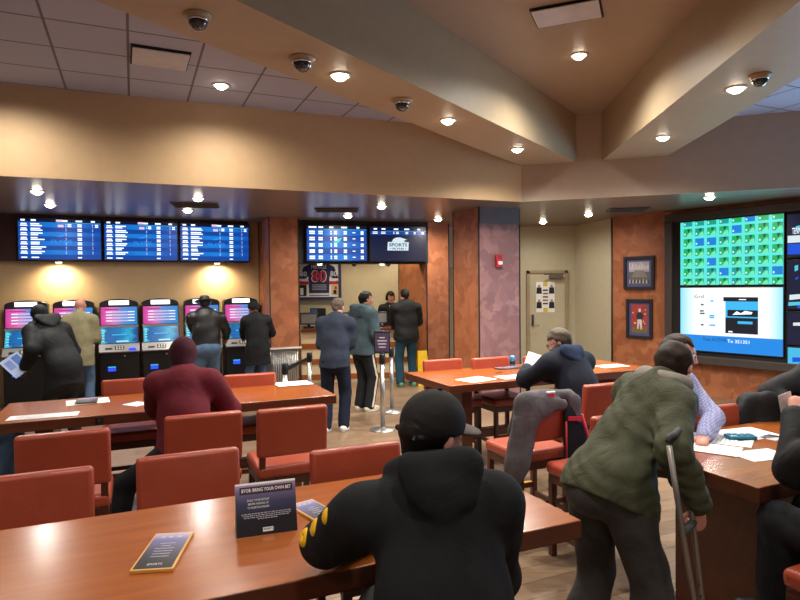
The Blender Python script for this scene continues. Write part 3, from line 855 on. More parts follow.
vent(((318, 208), (362, 208), (356, 211), (312, 211)), HL, 'dark slotted vent in the low ceiling before the counter boards', dark=True)
vent(((610, 208), (650, 207), (644, 210.5), (604, 211)), HL, 'dark slotted vent in the low ceiling by the terracotta wall', dark=True)
# ------------------------------------------------------------------ tables
TH = 0.92
def table(corner_near_right, label, length=2.5, width=0.90, from_left=False):
    """origin at the near-right (or near-left) corner; local x along UX, y along UY"""
    c = corner_near_right
    t = thing('counter_table', label, 'table', (c.x, c.y, 0), A, 'counter height tables')
    x0, x1 = (-length, 0) if not from_left else (0, length)
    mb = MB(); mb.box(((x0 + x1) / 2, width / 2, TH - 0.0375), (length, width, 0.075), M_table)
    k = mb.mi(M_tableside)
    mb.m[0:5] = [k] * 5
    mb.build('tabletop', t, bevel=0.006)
    for x in (x0 + 0.33, x1 - 0.33):
        mb = MB(); mb.box((x, width / 2, (TH - 0.075) / 2), (0.12, 0.52, TH - 0.075), M_tableside)
        mb.build('pedestal', t, bevel=0.005)
    mb = MB(); mb.box(((x0 + x1) / 2, width / 2, 0.30), (length - 0.78, 0.05, 0.09), M_tableside); mb.build('stretcher', t, bevel=0.004)
    return t
cF = ath(582, 520, TH)
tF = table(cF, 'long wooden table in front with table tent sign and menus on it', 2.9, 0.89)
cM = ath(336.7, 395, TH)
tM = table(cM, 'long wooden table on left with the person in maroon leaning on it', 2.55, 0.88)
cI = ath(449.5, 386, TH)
tI = table(cI, 'long wooden table before the mauve tinted column with papers and a blue can', 2.6, 1.0, True)
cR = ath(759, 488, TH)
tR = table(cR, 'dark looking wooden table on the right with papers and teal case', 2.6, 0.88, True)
# socket set into the front edge of the left table
for px, py in ((99.5, 418), (229, 408)):
    q = onw(px, py, cM, UY)
    loc = V((0, 0, 0)); d = q - V((cM.x, cM.y, 0)); lx = d.dot(UX)
    mb = MB(); mb.box((lx, -0.004, TH - 0.037), (0.055, 0.012, 0.045), M_black).box((lx, -0.012, TH - 0.037), (0.02, 0.006, 0.02), M_frame); mb.build('power_socket', tM)

# ------------------------------------------------------------------ chairs
def make_chair(label):
    t = thing('counter_chair', label, 'chair')
    mb = MB(); mb.box((0, 0.0, 0.605), (0.48, 0.46, 0.085), M_red); mb.build('seat', t, bevel=0.028, seg=3)
    mb = MB(); mb.box((0, -0.225, 0.875), (0.485, 0.065, 0.33), M_red, rx=rad(5)); mb.build('backrest', t, bevel=0.022, seg=3)
    mb = MB(); mb.box((0, 0.0, 0.535), (0.45, 0.43, 0.06), M_leg); mb.build('seat_frame', t, bevel=0.004)
    for sx in (-1, 1):
        mb = MB(); mb.box((sx * 0.205, 0.195, 0.27), (0.042, 0.042, 0.54), M_leg); mb.build('leg', t, bevel=0.004)
        mb = MB(); mb.extrude([(sx * 0.205 - 0.02, -0.225, 0.0), (sx * 0.205 - 0.02, -0.185, 0.0), (sx * 0.205 - 0.02, -0.180, 0.56), (sx * 0.205 - 0.02, -0.205, 0.80), (sx * 0.205 - 0.02, -0.235, 0.80), (sx * 0.205 - 0.02, -0.222, 0.56)], (0.04, 0, 0), M_leg)
        mb.build('leg', t, bevel=0.003)
        mb = MB(); mb.box((sx * 0.205, 0.0, 0.17), (0.025, 0.36, 0.035), M_leg); mb.build('stretcher', t)
    mb = MB(); mb.box((0, 0.195, 0.24), (0.37, 0.028, 0.04), M_leg).box((0, 0.197, 0.262), (0.37, 0.034, 0.006), M_gold); mb.build('footrest', t)
    mb = MB(); mb.box((0, -0.2, 0.24), (0.37, 0.022, 0.035), M_leg); mb.build('stretcher', t)
    return t
proto = None
def chair(px, py, label, rz=None, group='red leather counter chairs', at=None):
    """px, py: middle of the top edge of the backrest (1.035 m up)"""
    global proto
    rz = A if rz is None else rz
    if at is None:
        q = ath(px, py, 1.035)
        back = V((-math.sin(rz), math.cos(rz), 0)) * -0.235
        q = q - back
    else:
        q = V(at)
    if proto is None:
        o = proto = make_chair(label)
    else:
        o = copy_tree(proto)
    o.location = (q.x, q.y, 0); o.rotation_euler = (0, 0, rz)
    o['label'] = label; o['group'] = group
    return o
AB = A + math.pi
chA = chair(33, 473.5, 'red leather chair behind the front table at the left edge of the photo', AB)
chB = chair(189, 453, 'red leather chair behind the front table, before the maroon person', AB)
chC = chair(356, 446.5, 'red leather chair behind the front table beside the man in black cap', AB)
chD = chair(63.5, 432.5, 'red leather chair with its back to us at the left end of the left table')
chE = chair(204, 414, 'red leather chair the person in maroon sits on')
chF = chair(292.5, 407.5, 'red leather chair with its back to us at the right end of the left table')
chG = chair(131, 379, 'red leather chair on the far side of the left table, beside the white tent card', AB)
chH = chair(250, 374, 'red leather chair across the left table, before the person in long coat', AB)
chJ = chair(442.5, 359.5, 'red leather chair across the papers table, nearest its open left end', AB)
chK = chair(490, 357.5, 'red leather chair across the papers table, beside the blue can', AB)
chL = chair(541, 355.5, 'red leather chair facing the reading man across the table', AB)
chM = chair(546, 397, 'red leather chair with a grey jacket over its back')
chN = chair(607, 383.5, 'red leather chair with bare back, right of the chair with the jacket')
chO = chair(622, 414, 'red leather chair mostly hidden behind the man with the crutch')
chP = chair(711, 407, 'red leather chair the man in the blue checked shirt sits on', AB)
chS = chair(775, 398, 'red leather chair with a black coat over it, beyond the right table', AB)
q = ath(781, 567, 0.645) + UX * 0.235 - UY * 0.23
chQ = chair(0, 0, 'red leather chair at the lower right corner under the person in black', A, at=q)
chT = chair(0, 0, 'red leather chair the man in the black cap sits on', rad(12), at=(0.15, 1.52, 0))

# ------------------------------------------------------------------ things on the tables
def sheet(px, py, label, size=(0.216, 0.28), rz=0.0, z=TH, mat=None, group='paper betting sheets', name='paper_sheet', cat='paper', lines=True, th=0.0015, curl=0.0):
    q = ath(px, py, z)
    t = thing(name, label, cat, (q.x, q.y, z), A + rz, group)
    mb = MB()
    w, h = size
    n = 6
    vs = []; 
    for j in range(n + 1):
        for i in range(n + 1):
            x = -w / 2 + w * i / n; y = -h / 2 + h * j / n
            vs.append((x, y, th + curl * ((i / n) ** 2) * (j / n)))
    top = [(j * (n + 1) + i, j * (n + 1) + i + 1, (j + 1) * (n + 1) + i + 1, (j + 1) * (n + 1) + i) for j in range(n) for i in range(n)]
    m0 = len(vs)
    vs2 = vs + [(x, y, zz - th) for x, y, zz in vs]
    fs = top + [tuple(m0 + k for k in reversed(f)) for f in top]
    mb.add(vs2, fs, mat or M_paper)
    if lines:
        F = Face((-w / 2, -h / 2, th), (1, 0, 0), (0, 1, 0), w, h)
        r = random.Random(int(px))
        if not curl:
            for k in range(14):
                F.rect(mb, 0.1, 0.08 + k * 0.06, 0.1 + r.uniform(0.4, 0.8), 0.08 + k * 0.06 + 0.015, plain('print grey', srgb(170, 170, 175), 0.7), 0.0004)
    mb.build('sheet', t)
    return t
# left table
sheet(44, 416, 'large white paper sheet at the left end of the left table', (0.46, 0.16), -0.05)
sheet(88, 401.5, 'white paper sheet under the dark booklet on the left table', (0.32, 0.26), 0.1)
def menu(px, py, label, size, rz, z=TH, edge=M_frame, group='menu boards', th=0.012, name='menu_board'):
    q = ath(px, py, z)
    t = thing(name, label, 'menu', (q.x, q.y, z), rz, group)
    w, h = size
    mb = MB(); mb.box((0, 0, th / 2), (w, h, th), edge); mb.build('board', t, bevel=0.002)
    F = Face((-w / 2 + 0.007, -h / 2 + 0.007, th), (1, 0, 0), (0, 1, 0), w - 0.014, h - 0.014)
    mb = MB()
    pr = MATS.get('menu print') or menuprint()
    F.rect(mb, 0, 0, 1, 1, pr, 0.0006)
    ink = plain('menu ink', srgb(190, 186, 196), 0.5)
    r = random.Random(int(px * 3))
    for k in range(6):
        ww = r.uniform(0.25, 0.55); F.rect(mb, 0.5 - ww / 2, 0.30 + k * 0.075, 0.5 + ww / 2, 0.315 + k * 0.075, ink, 0.0012)
    for x in (0.2, 0.42, 0.66): F.rect(mb, x, 0.86, x + 0.12, 0.90, ink, 0.0012)
    F.text(mb, 'SPORTS', 0.5, 0.10, 0.02, ink, 0.0012, width=0.4)
    mb.build('print', t)
    return t
def menuprint():
    m, nt, b = _new('menu print')
    tc = nt.nodes.new('ShaderNodeTexCoord'); sp = nt.nodes.new('ShaderNodeSeparateXYZ'); nt.links.new(tc.outputs['Generated'], sp.inputs[0])
    r = nt.nodes.new('ShaderNodeValToRGB'); e = r.color_ramp.elements
    e[0].position = 0.15; e[0].color = srgb(34, 32, 36); e[1].position = 0.98; e[1].color = srgb(186, 166, 186)
    x = e.new(0.5); x.color = srgb(70, 68, 86); x = e.new(0.8); x.color = srgb(104, 104, 150)
    nt.links.new(sp.outputs['Y'], r.inputs['Fac']); nt.links.new(r.outputs['Color'], b.inputs['Base Color'])
    b.inputs['Roughness'].default_value = 0.35
    MATS['menu print'] = m
    return m
menu(87, 401.5, 'dark glossy booklet lying on the white sheet on the left table', (0.16, 0.22), A + 0.0, TH + 0.002, M_frame, name='booklet')
sheet(137, 404, 'small white paper at the left elbow of the maroon person', (0.15, 0.17), 0.7)
sheet(293, 384, 'white paper stack near the right end of the left table', (0.34, 0.26), 0.0, th=0.006)
# tent cards
def tent(corners, label, back_d, art, name='table_tent', z=TH):
    """corners: bottom-left, bottom-right pixels on the table, top pixel height in metres"""
    (bl, br, hgt) = corners
    p0, p1 = ath(*bl, z), ath(*br, z)
    d = p1 - p0; w = d.length; rz = math.atan2(d.y, d.x)
    t = thing(name, label, 'sign', (p0.x, p0.y, z), rz, 'tent cards')
    mb = MB(); th = 0.0025
    lean = back_d / 2
    mb.extrude([(0, 0, 0), (0, th, 0), (0, lean + th / 2, hgt), (0, lean - th / 2, hgt)], (w, 0, 0), M_paper)
    mb.extrude([(0, back_d, 0), (0, back_d - th, 0), (0, lean - th / 2, hgt - 0.001), (0, lean + th / 2, hgt - 0.001)], (w, 0, 0), M_paper)
    mb.build('card', t)
    up = V((0, lean, hgt)).normalized()
    F = Face((0, -0.001, 0.0), (1, 0, 0), up, w, math.hypot(lean, hgt))
    mb = MB(); art(F, mb); mb.build('print', t)
    return t
def tentprint():
    m, nt, b = _new('tent print')
    tc = nt.nodes.new('ShaderNodeTexCoord'); sp = nt.nodes.new('ShaderNodeSeparateXYZ'); nt.links.new(tc.outputs['Generated'], sp.inputs[0])
    r = nt.nodes.new('ShaderNodeValToRGB'); e = r.color_ramp.elements
    e[0].position = 0.3; e[0].color = srgb(26, 24, 34); e[1].position = 1.0; e[1].color = srgb(190, 168, 196)
    x = e.new(0.62); x.color = srgb(64, 66, 96); x = e.new(0.85); x.color = srgb(120, 112, 150)
    nt.links.new(sp.outputs['Z'], r.inputs['Fac']); nt.links.new(r.outputs['Color'], b.inputs['Base Color'])
    b.inputs['Roughness'].default_value = 0.5
    MATS['tent print'] = m
    return m
def art_bet(F, mb):
    F.rect(mb, 0, 0, 1, 1, tentprint(), 0.0002)
    F.rect(mb, 0.07, 0.79, 0.95, 0.93, plain('tent banner', srgb(66, 40, 62), 0.5), 0.0006)
    F.text(mb, 'BYOB: BRING YOUR OWN BET', 0.51, 0.86, 0.018, M_paper, 0.001, width=0.82, bold=True)
    F.text(mb, 'BUILD YOUR BETSLIP', 0.37, 0.67, 0.011, M_paper, 0.001, width=0.36)
    F.text(mb, 'BEFORE HEADING UP', 0.37, 0.60, 0.011, M_paper, 0.001, width=0.34)
    F.text(mb, 'TO THE BETTING WINDOW', 0.37, 0.53, 0.011, M_paper, 0.001, width=0.36)
    ink = plain('tent ink', srgb(190, 188, 196), 0.6)
    r = random.Random(1)
    for k in range(4):
        y = 0.41 - k * 0.035; x = 0.09 + 0.02 * k + (0.2 if k == 3 else 0)
        while x < 0.9 - (0.25 if k == 3 else 0.02 * k):
            w = r.uniform(0.02, 0.06); F.rect(mb, x, y, x + w, y + 0.014, ink, 0.0006); x += w + 0.012
    F.rect(mb, 0.43, 0.06, 0.60, 0.14, M_paper, 0.0006)
    F.text(mb, 'SPORTS', 0.515, 0.105, 0.010, M_blackm, 0.001, width=0.15, bold=True)
tent(((236.5, 538.5), (297.5, 530), 0.185), 'dark printed tent card sign standing on the front table', 0.10, art_bet)
def art_small(F, mb):
    F.rect(mb, 0.1, 0.1, 0.9, 0.9, plain('tent lilac', srgb(150, 150, 180), 0.6), 0.0004)
    for k in range(4): F.rect(mb, 0.2, 0.2 + k * 0.16, 0.8, 0.27 + k * 0.16, M_frame, 0.0008)
tent(((146, 397), (154.5, 396.5), 0.17), 'small white tent card at the left shoulder of the maroon person', 0.07, art_small)
# front table menus
q0, q1, q2 = ath(129, 576, TH), ath(172, 575, TH), ath(197, 530, TH)
ang = math.atan2((q1 - q0).y, (q1 - q0).x)
menu(164, 553, 'dark narrow menu board with gold edge lying on the front table', ((q1 - q0).length, 0.30), math.atan2((q2 - q1).y, (q2 - q1).x) - math.pi / 2, edge=M_gold)
menu(317, 514, 'dark menu board partly under the sleeve of the man in the cap', (0.115, 0.28), rad(38), edge=M_gold)
# papers table
sheet(476, 379.5, 'white paper sheets by the near edge of the papers table', (0.34, 0.26), 0.25)
sheet(511, 377, 'white paper sheet next to the hand of the reading man', (0.28, 0.22), -0.05)
sheet(499, 372.6, 'dark pen and slips lying on the papers', (0.10, 0.02), 0.1, z=TH + 0.002, mat=M_black, name='pen', cat='pen', lines=False, th=0.008, group='pens')
menu(508, 368.5, 'dark menu board lying behind the papers on the papers table', (0.30, 0.13), A, edge=M_frame)
sheet(611, 366, 'white paper sheet at the right end of the papers table', (0.36, 0.22), -0.05)
sheet(545, 359.5, 'open newspaper lying beyond the paper the man reads', (0.36, 0.3), 0.1, name='newspaper', cat='newspaper', group='newspapers')
q = ath(512.5, 366, TH)
t = thing('drink_can', 'blue drink can on the papers table before the red chair', 'can', (q.x, q.y, TH))
mb = MB(); mb.lathe([(0.024, 0), (0.032, 0.008), (0.032, 0.105), (0.026, 0.12)], plain('can blue', srgb(70, 150, 200), 0.3, 0.4)); mb.build('body', t)
mb = MB(); mb.lathe([(0.026, 0.118), (0.024, 0.122), (0.002, 0.119)], M_steel); mb.build('lid', t)
mb = MB(); mb.lathe([(0.0325, 0.02), (0.0325, 0.075)], M_navyp, n=20); mb.build('printed_band', t)
# right table
sheet(718, 439.5, 'long white sheet on the right table by the blue shirt sleeve', (0.22, 0.36), 0.55)
sheet(745, 434, 'white sheet under the teal case on the right table', (0.36, 0.26), -0.12)
sheet(712, 448.5, 'white sheet sticking out beside the man with the crutch', (0.22, 0.28), 0.5, z=TH + 0.003)
sheet(761, 455, 'white sheet near the front corner of the right table', (0.28, 0.18), -0.15)
sheet(772, 437.5, 'small leaflet beside the sleeve of the person in black', (0.14, 0.10), 0.2, mat=plain('leaflet', srgb(190, 186, 190), 0.5))
q = ath(740.5, 438.5, TH + 0.002)
t = thing('teal_case', 'teal blue phone case lying on the papers of the right table', 'phone', (q.x, q.y, TH + 0.002), rad(-4) + A * 0.0)
mb = MB(); mb.box((0, 0, 0.012), (0.165, 0.075, 0.022), M_teal); mb.build('case', t, bevel=0.008, seg=3)
mb = MB()
for k in range(4): mb.box((-0.055 + k * 0.036, 0, 0.0245), (0.024, 0.05, 0.004), plain('teal dark', srgb(14, 96, 126), 0.35))
mb.build('ridges', t, bevel=0.002)

# ------------------------------------------------------------------ betting kiosks
kt = ramp_screen('kiosk magenta to blue', [(0.0, srgb(232, 60, 170)), (0.3, srgb(236, 130, 205)), (0.62, srgb(110, 150, 230)), (1.0, srgb(36, 150, 230))], 0.85, 'X', 0.35, 1.5)
kl = ramp_screen('kiosk cyan water', [(0.0, srgb(80, 205, 225)), (0.12, srgb(16, 96, 170)), (0.55, srgb(18, 130, 196)), (0.75, srgb(40, 180, 220)), (1.0, srgb(10, 80, 160))], 0.9, 'X', 0.7, 3.5)
W_kiosk = glow('kiosk crown lamp', (1, 1, 1, 1), 2.2)
W_blue = glow('kiosk button blue', srgb(40, 70, 255), 1.6)
def make_kiosk(label):
    t = thing('betting_kiosk', label, 'betting kiosk')
    w = 0.60
    mb = MB(); mb.extrude([(-w / 2, 0.0, 0), (-w / 2, -0.46, 0), (-w / 2, -0.46, 0.86), (-w / 2, 0.0, 0.86)], (w, 0, 0), M_black)
    mb.build('cabinet', t, bevel=0.01)
    mb = MB(); mb.extrude([(-w / 2, 0.0, 0.86), (-w / 2, -0.44, 0.97), (-w / 2, -0.30, 1.25), (-w / 2, -0.26, 1.62), (-w / 2, 0.0, 1.62)], (w, 0, 0), M_black)
    mb.build('housing', t, bevel=0.008)
    mb = MB()
    arc = [(-w / 2, 1.61), (w / 2, 1.61)] + [(w / 2 * math.cos(a), 1.66 + 0.075 * math.sin(a)) for a in [i * math.pi / 12 for i in range(13)]]
    mb.extrude([(x, -0.27, z) for x, z in arc], (0, 0.25, 0), plain('kiosk crown black', (0.03, 0.028, 0.03, 1), 0.3))
    mb.build('crown', t, bevel=0.008)
    mb = MB(); mb.box((0.0, -0.275, 1.672), (0.31, 0.02, 0.075), W_kiosk); mb.build('crown_lamp', t, bevel=0.008)
    # screens: local frames on the sloped faces
    up1 = V((0, 0.04, 0.37)).normalized()
    F = Face((-w / 2 + 0.02, -0.297, 1.29), (1, 0, 0), up1, w - 0.04, 0.31)
    mb = MB(); F.rect(mb, 0, 0, 1, 1, kt, 0.004); mb.build('upper_screen', t)
    mb = MB()
    wt = glow('kiosk list white', srgb(240, 245, 255), 1.1); db = glow('kiosk list blue', srgb(70, 90, 190), 0.9)
    for k in range(4):
        y = 0.68 - k * 0.165
        F.rect(mb, 0.14, y + 0.01, 0.93, y + 0.07, wt, 0.006)
        F.rect(mb, 0.30, y + 0.03, 0.75, y + 0.05, db, 0.007)
    F.rect(mb, 0.10, 0.83, 0.5, 0.89, glow('kiosk list magenta', srgb(200, 20, 130), 1.0), 0.006)
    mb.build('list_graphic', t)
    up2 = V((0, 0.14, 0.28)).normalized()
    F = Face((-w / 2 + 0.02, -0.435, 0.98), (1, 0, 0), up2, w - 0.04, 0.29)
    mb = MB(); F.rect(mb, 0, 0, 1, 1, kl, 0.004); mb.build('lower_screen', t)
    mb = MB()
    for k in range(5): F.rect(mb, 0.03, 0.1 + k * 0.17, 0.1, 0.2 + k * 0.17, glow('kiosk tab cyan', srgb(110, 225, 240), 1.0), 0.006)
    F.rect(mb, 0.3, 0.50, 0.7, 0.56, W_cyan, 0.006); F.rect(mb, 0.42, 0.06, 0.75, 0.15, glow('kiosk pale', srgb(180, 235, 245), 1.0), 0.006)
    mb.build('picture', t)
    mb = MB(); mb.extrude([(-w / 2 - 0.01, -0.52, 0.84), (-w / 2 - 0.01, -0.43, 0.975), (-w / 2 - 0.01, -0.40, 0.975), (-w / 2 - 0.01, -0.40, 0.82), (-w / 2 - 0.01, -0.50, 0.82)], (w + 0.02, 0, 0), M_silver)
    mb.build('control_panel', t, bevel=0.006)
    mb = MB(); mb.box((0, -0.30, 1.262), (w, 0.03, 0.035), M_silver); mb.build('divider_bar', t)
    upp = V((0, 0.09, 0.135)).normalized()
    F = Face((-w / 2, -0.522, 0.84), (1, 0, 0), upp, w, 0.16)
    mb = MB(); F.rect(mb, 0.14, 0.3, 0.32, 0.5, M_black, 0.004); mb.build('card_slot', t)
    mb = MB(); F.rect(mb, 0.38, 0.25, 0.62, 0.72, M_black, 0.004)
    for i in range(3):
        for j in range(2): F.rect(mb, 0.41 + i * 0.07, 0.31 + j * 0.2, 0.455 + i * 0.07, 0.44 + j * 0.2, M_white, 0.008)
    mb.build('keypad', t)
    mb = MB(); mb.box((0.20, -0.50, 0.875), (0.11, 0.05, 0.05), W_blue); mb.build('round_button', t, bevel=0.015)
    mb = MB(); mb.box((-0.12, -0.463, 0.53), (0.12, 0.012, 0.05), W_blue).box((-0.12, -0.463, 0.575), (0.12, 0.012, 0.02), W_cyan); mb.build('ticket_slot', t)
    mb = MB(); mb.box((0.08, -0.463, 0.76), (0.03, 0.02, 0.03), M_steel); mb.build('lock', t)
    return t
kp = None
kl_ = ['betting kiosk at the far left behind the bending man in black', 'betting kiosk in front of the bald man in olive jacket', 'unoccupied betting kiosk just right of the man in olive',
       'unoccupied betting kiosk directly behind the maroon hood', 'betting kiosk in front of the man in black brimmed hat', 'betting kiosk nearest the brick coloured column, with the long black coat before it']
KFRONT = V((TV0.x, TV0.y, 0)) + UY * 0.12
for i, px in enumerate((26, 73.5, 119, 160.5, 202, 241)):
    q = onw(px, 310, KFRONT - UY * 0.28, UY)
    if kp is None: o = kp = make_kiosk(kl_[i])
    else: o = copy_tree(kp)
    c = V((q.x, q.y, 0)) + UY * 0.27
    o.location = c; o.rotation_euler = (0, 0, A); o.scale = (1, 1, 0.975); o['label'] = kl_[i]; o['group'] = 'betting kiosks along the wall'

# ------------------------------------------------------------------ betting counter
ca = atd(301, 330, 11.55); cb = atd(411, 330, 11.86)
ca.z = cb.z = 0
cdv = (cb - ca).normalized(); cw = (cb - ca).length
t = thing('betting_counter', 'cream fronted betting counter with wooden bands behind the queue', 'counter', (ca.x, ca.y, 0), math.atan2(cdv.y, cdv.x))
mb = MB(); mb.box((cw / 2, 0.28, 0.5), (cw, 0.5, 1.0), M_cream)
mb.build('body', t, bevel=0.006)
mb = MB(); mb.box((cw / 2, 0.25, 1.03), (cw, 0.62, 0.05), M_tableside); mb.build('worktop', t, bevel=0.006)
mb = MB()
for z in (0.12, 0.42, 0.72): mb.box((cw / 2, 0.02, z), (cw, 0.03, 0.10), M_table)
mb.build('wood_band', t, bevel=0.004)
def local(o, x, y): 
    m = Matrix.Rotation(o.rotation_euler[2], 3, 'Z'); return V(o.location) + m @ V((x, y, 0))
def till(px, label, w=0.34):
    q = onw(px, 322, ca + V((-cdv.y, cdv.x, 0)) * 0.25, V((-cdv.y, cdv.x, 0)))
    o = thing('till_terminal', label, 'till', (q.x, q.y, 1.055), t.rotation_euler[2], 'tills on the counter')
    mb = MB(); mb.box((0, 0.02, 0.015), (w * 0.6, 0.2, 0.03), M_black).box((0, 0.04, 0.08), (0.05, 0.04, 0.14), M_black); mb.build('stand', o)
    mb = MB(); mb.box((0, 0.0, 0.19), (w, 0.04, 0.24), M_black, rx=-0.2); mb.build('monitor', o, bevel=0.008)
    mb = MB(); mb.box((0, -0.028, 0.185), (w * 0.86, 0.006, 0.18), plain('till grey face', srgb(96, 92, 88), 0.3), rx=-0.2); mb.build('panel', o)
for px, lb in ((309, 'black till on the counter left of the man in navy sweater'), (345, 'black till on the counter behind the two men waiting'), (379, 'small black till on the counter before the clerk')):
    till(px, lb)
q = atd(318, 313, 12.7)
o = thing('counter_display', 'small dark picture display standing below the framed jersey', 'display', (q.x, q.y, 1.10))
mb = MB(); mb.box((0, 0, 0.14), (0.33, 0.05, 0.36), M_black); mb.build('frame', o, bevel=0.006)
F = Face((-0.145, -0.027, -0.02), (1, 0, 0), (0, 0, 1), 0.29, 0.32)
mb = MB(); F.rect(mb, 0, 0, 0.45, 1, plain('display blue', srgb(60, 110, 160), 0.5)); F.rect(mb, 0.45, 0, 1, 1, plain('display dark', srgb(36, 34, 36), 0.5)); F.poly(mb, [(0.5, 0), (0.9, 0), (0.85, 0.35), (0.6, 0.4)], M_cream, 0.003); mb.build('picture', o)
o = thing('back_cabinet', 'low cream cabinet along the back wall under the framed jersey', 'cabinet', (-1.2, 12.68, 0))
mb = MB(); mb.box((0, 0, 0.53), (2.0, 0.40, 1.06), M_cream); mb.build('body', o, bevel=0.005)
mb = MB(); mb.box((0, 0, 1.08), (2.06, 0.44, 0.04), M_white); mb.build('worktop', o, bevel=0.004)
for k in range(4):
    mb = MB(); mb.box((-0.75 + k * 0.5, -0.205, 0.53), (0.47, 0.02, 0.98), M_cream); d = mb.build('door', o, bevel=0.004)
    mb = MB(); mb.box((-0.57 + k * 0.5, -0.225, 0.9), (0.015, 0.02, 0.12), M_steel); mb.build('handle', d)
# wet floor sign
q = ath(421.5, 379, 0.0)
q = V((0.40, 11.42, 0)); q = atd(422, 360, 11.3)
o = thing('floor_sign', 'yellow folding floor sign beside the terracotta column', 'floor sign', (q.x, q.y, 0), 0.3)
mb = MB(); mb.extrude([(-0.13, -0.16, 0), (0.13, -0.16, 0), (0.09, -0.02, 0.64), (-0.09, -0.02, 0.64)], (0, 0.018, 0.004), M_yellow); mb.build('front_panel', o, bevel=0.004)
mb = MB(); mb.extrude([(-0.13, 0.16, 0), (0.13, 0.16, 0), (0.09, 0.02, 0.64), (-0.09, 0.02, 0.64)], (0, -0.018, 0.004), M_yellow); mb.build('rear_panel', o, bevel=0.004)

# ------------------------------------------------------------------ queue stanchions
def stanchion(q, label, h=0.95, sign=None):
    o = thing('queue_post', label, 'queue post', (q.x, q.y, 0), 0, 'queue posts')
    mb = MB(); mb.lathe([(0.17, 0), (0.17, 0.012), (0.15, 0.022), (0.04, 0.034), (0.032, 0.05)], M_steel); mb.build('base', o)
    mb = MB(); mb.lathe([(0.03, 0.03), (0.03, h - 0.12)], M_steel, n=20); mb.build('pole', o)
    mb = MB(); mb.lathe([(0.036, h - 0.13), (0.04, h - 0.12), (0.04, h - 0.01), (0.034, h)], M_black, n=20); mb.build('belt_head', o)
    return o
pA = ath(383, 430, 0.0); pB = ath(392, 412, 0.0)
sA = stanchion(pA, 'steel queue post carrying the small framed sign', 0.99)
stanchion(pB, 'steel queue post just behind the sign post', 0.95)
mb = MB(); mb.box((0, 0, 1.14), (0.21, 0.03, 0.29), M_black).box((0, 0, 0.99), (0.06, 0.04, 0.03), M_black); s = mb.build('sign_frame', sA, bevel=0.005)
F = Face((-0.09, -0.016, 1.02), (1, 0, 0), (0, 0, 1), 0.18, 0.24)
mb = MB(); F.rect(mb, 0, 0, 1, 1, plain('sign plum', srgb(62, 48, 70), 0.4), 0.0004)
for k, (x, w) in enumerate(((0.3, 0.4), (0.15, 0.7), (0.2, 0.6), (0.25, 0.5))): F.rect(mb, x, 0.72 - k * 0.17, x + w, 0.78 - k * 0.17, plain('sign ink', srgb(170, 160, 176), 0.5), 0.001)
mb.build('sign_print', sA)
pC = ath(285, 365, 0.93); pC.z = 0
pD = ath(309.5, 354, 0.93); pD.z = 0
stanchion(pC, 'steel queue post before the ribbed column base, nearer end of the black belt')
stanchion(pD, 'steel queue post beside the man in navy, farther end of the black belt')
mb = MB(); dv = (pD - pC).normalized(); sd = V((-dv.y, dv.x, 0)) * 0.002
mb.extrude([pC + dv * 0.04 + ZZ * 0.845, pD - dv * 0.04 + ZZ * 0.845, pD - dv * 0.04 + ZZ * 0.90, pC + dv * 0.04 + ZZ * 0.90], sd, M_black)
o = mb.build('queue_belt'); tag(o, 'black retractable belt strung between the two left queue posts', 'belt')
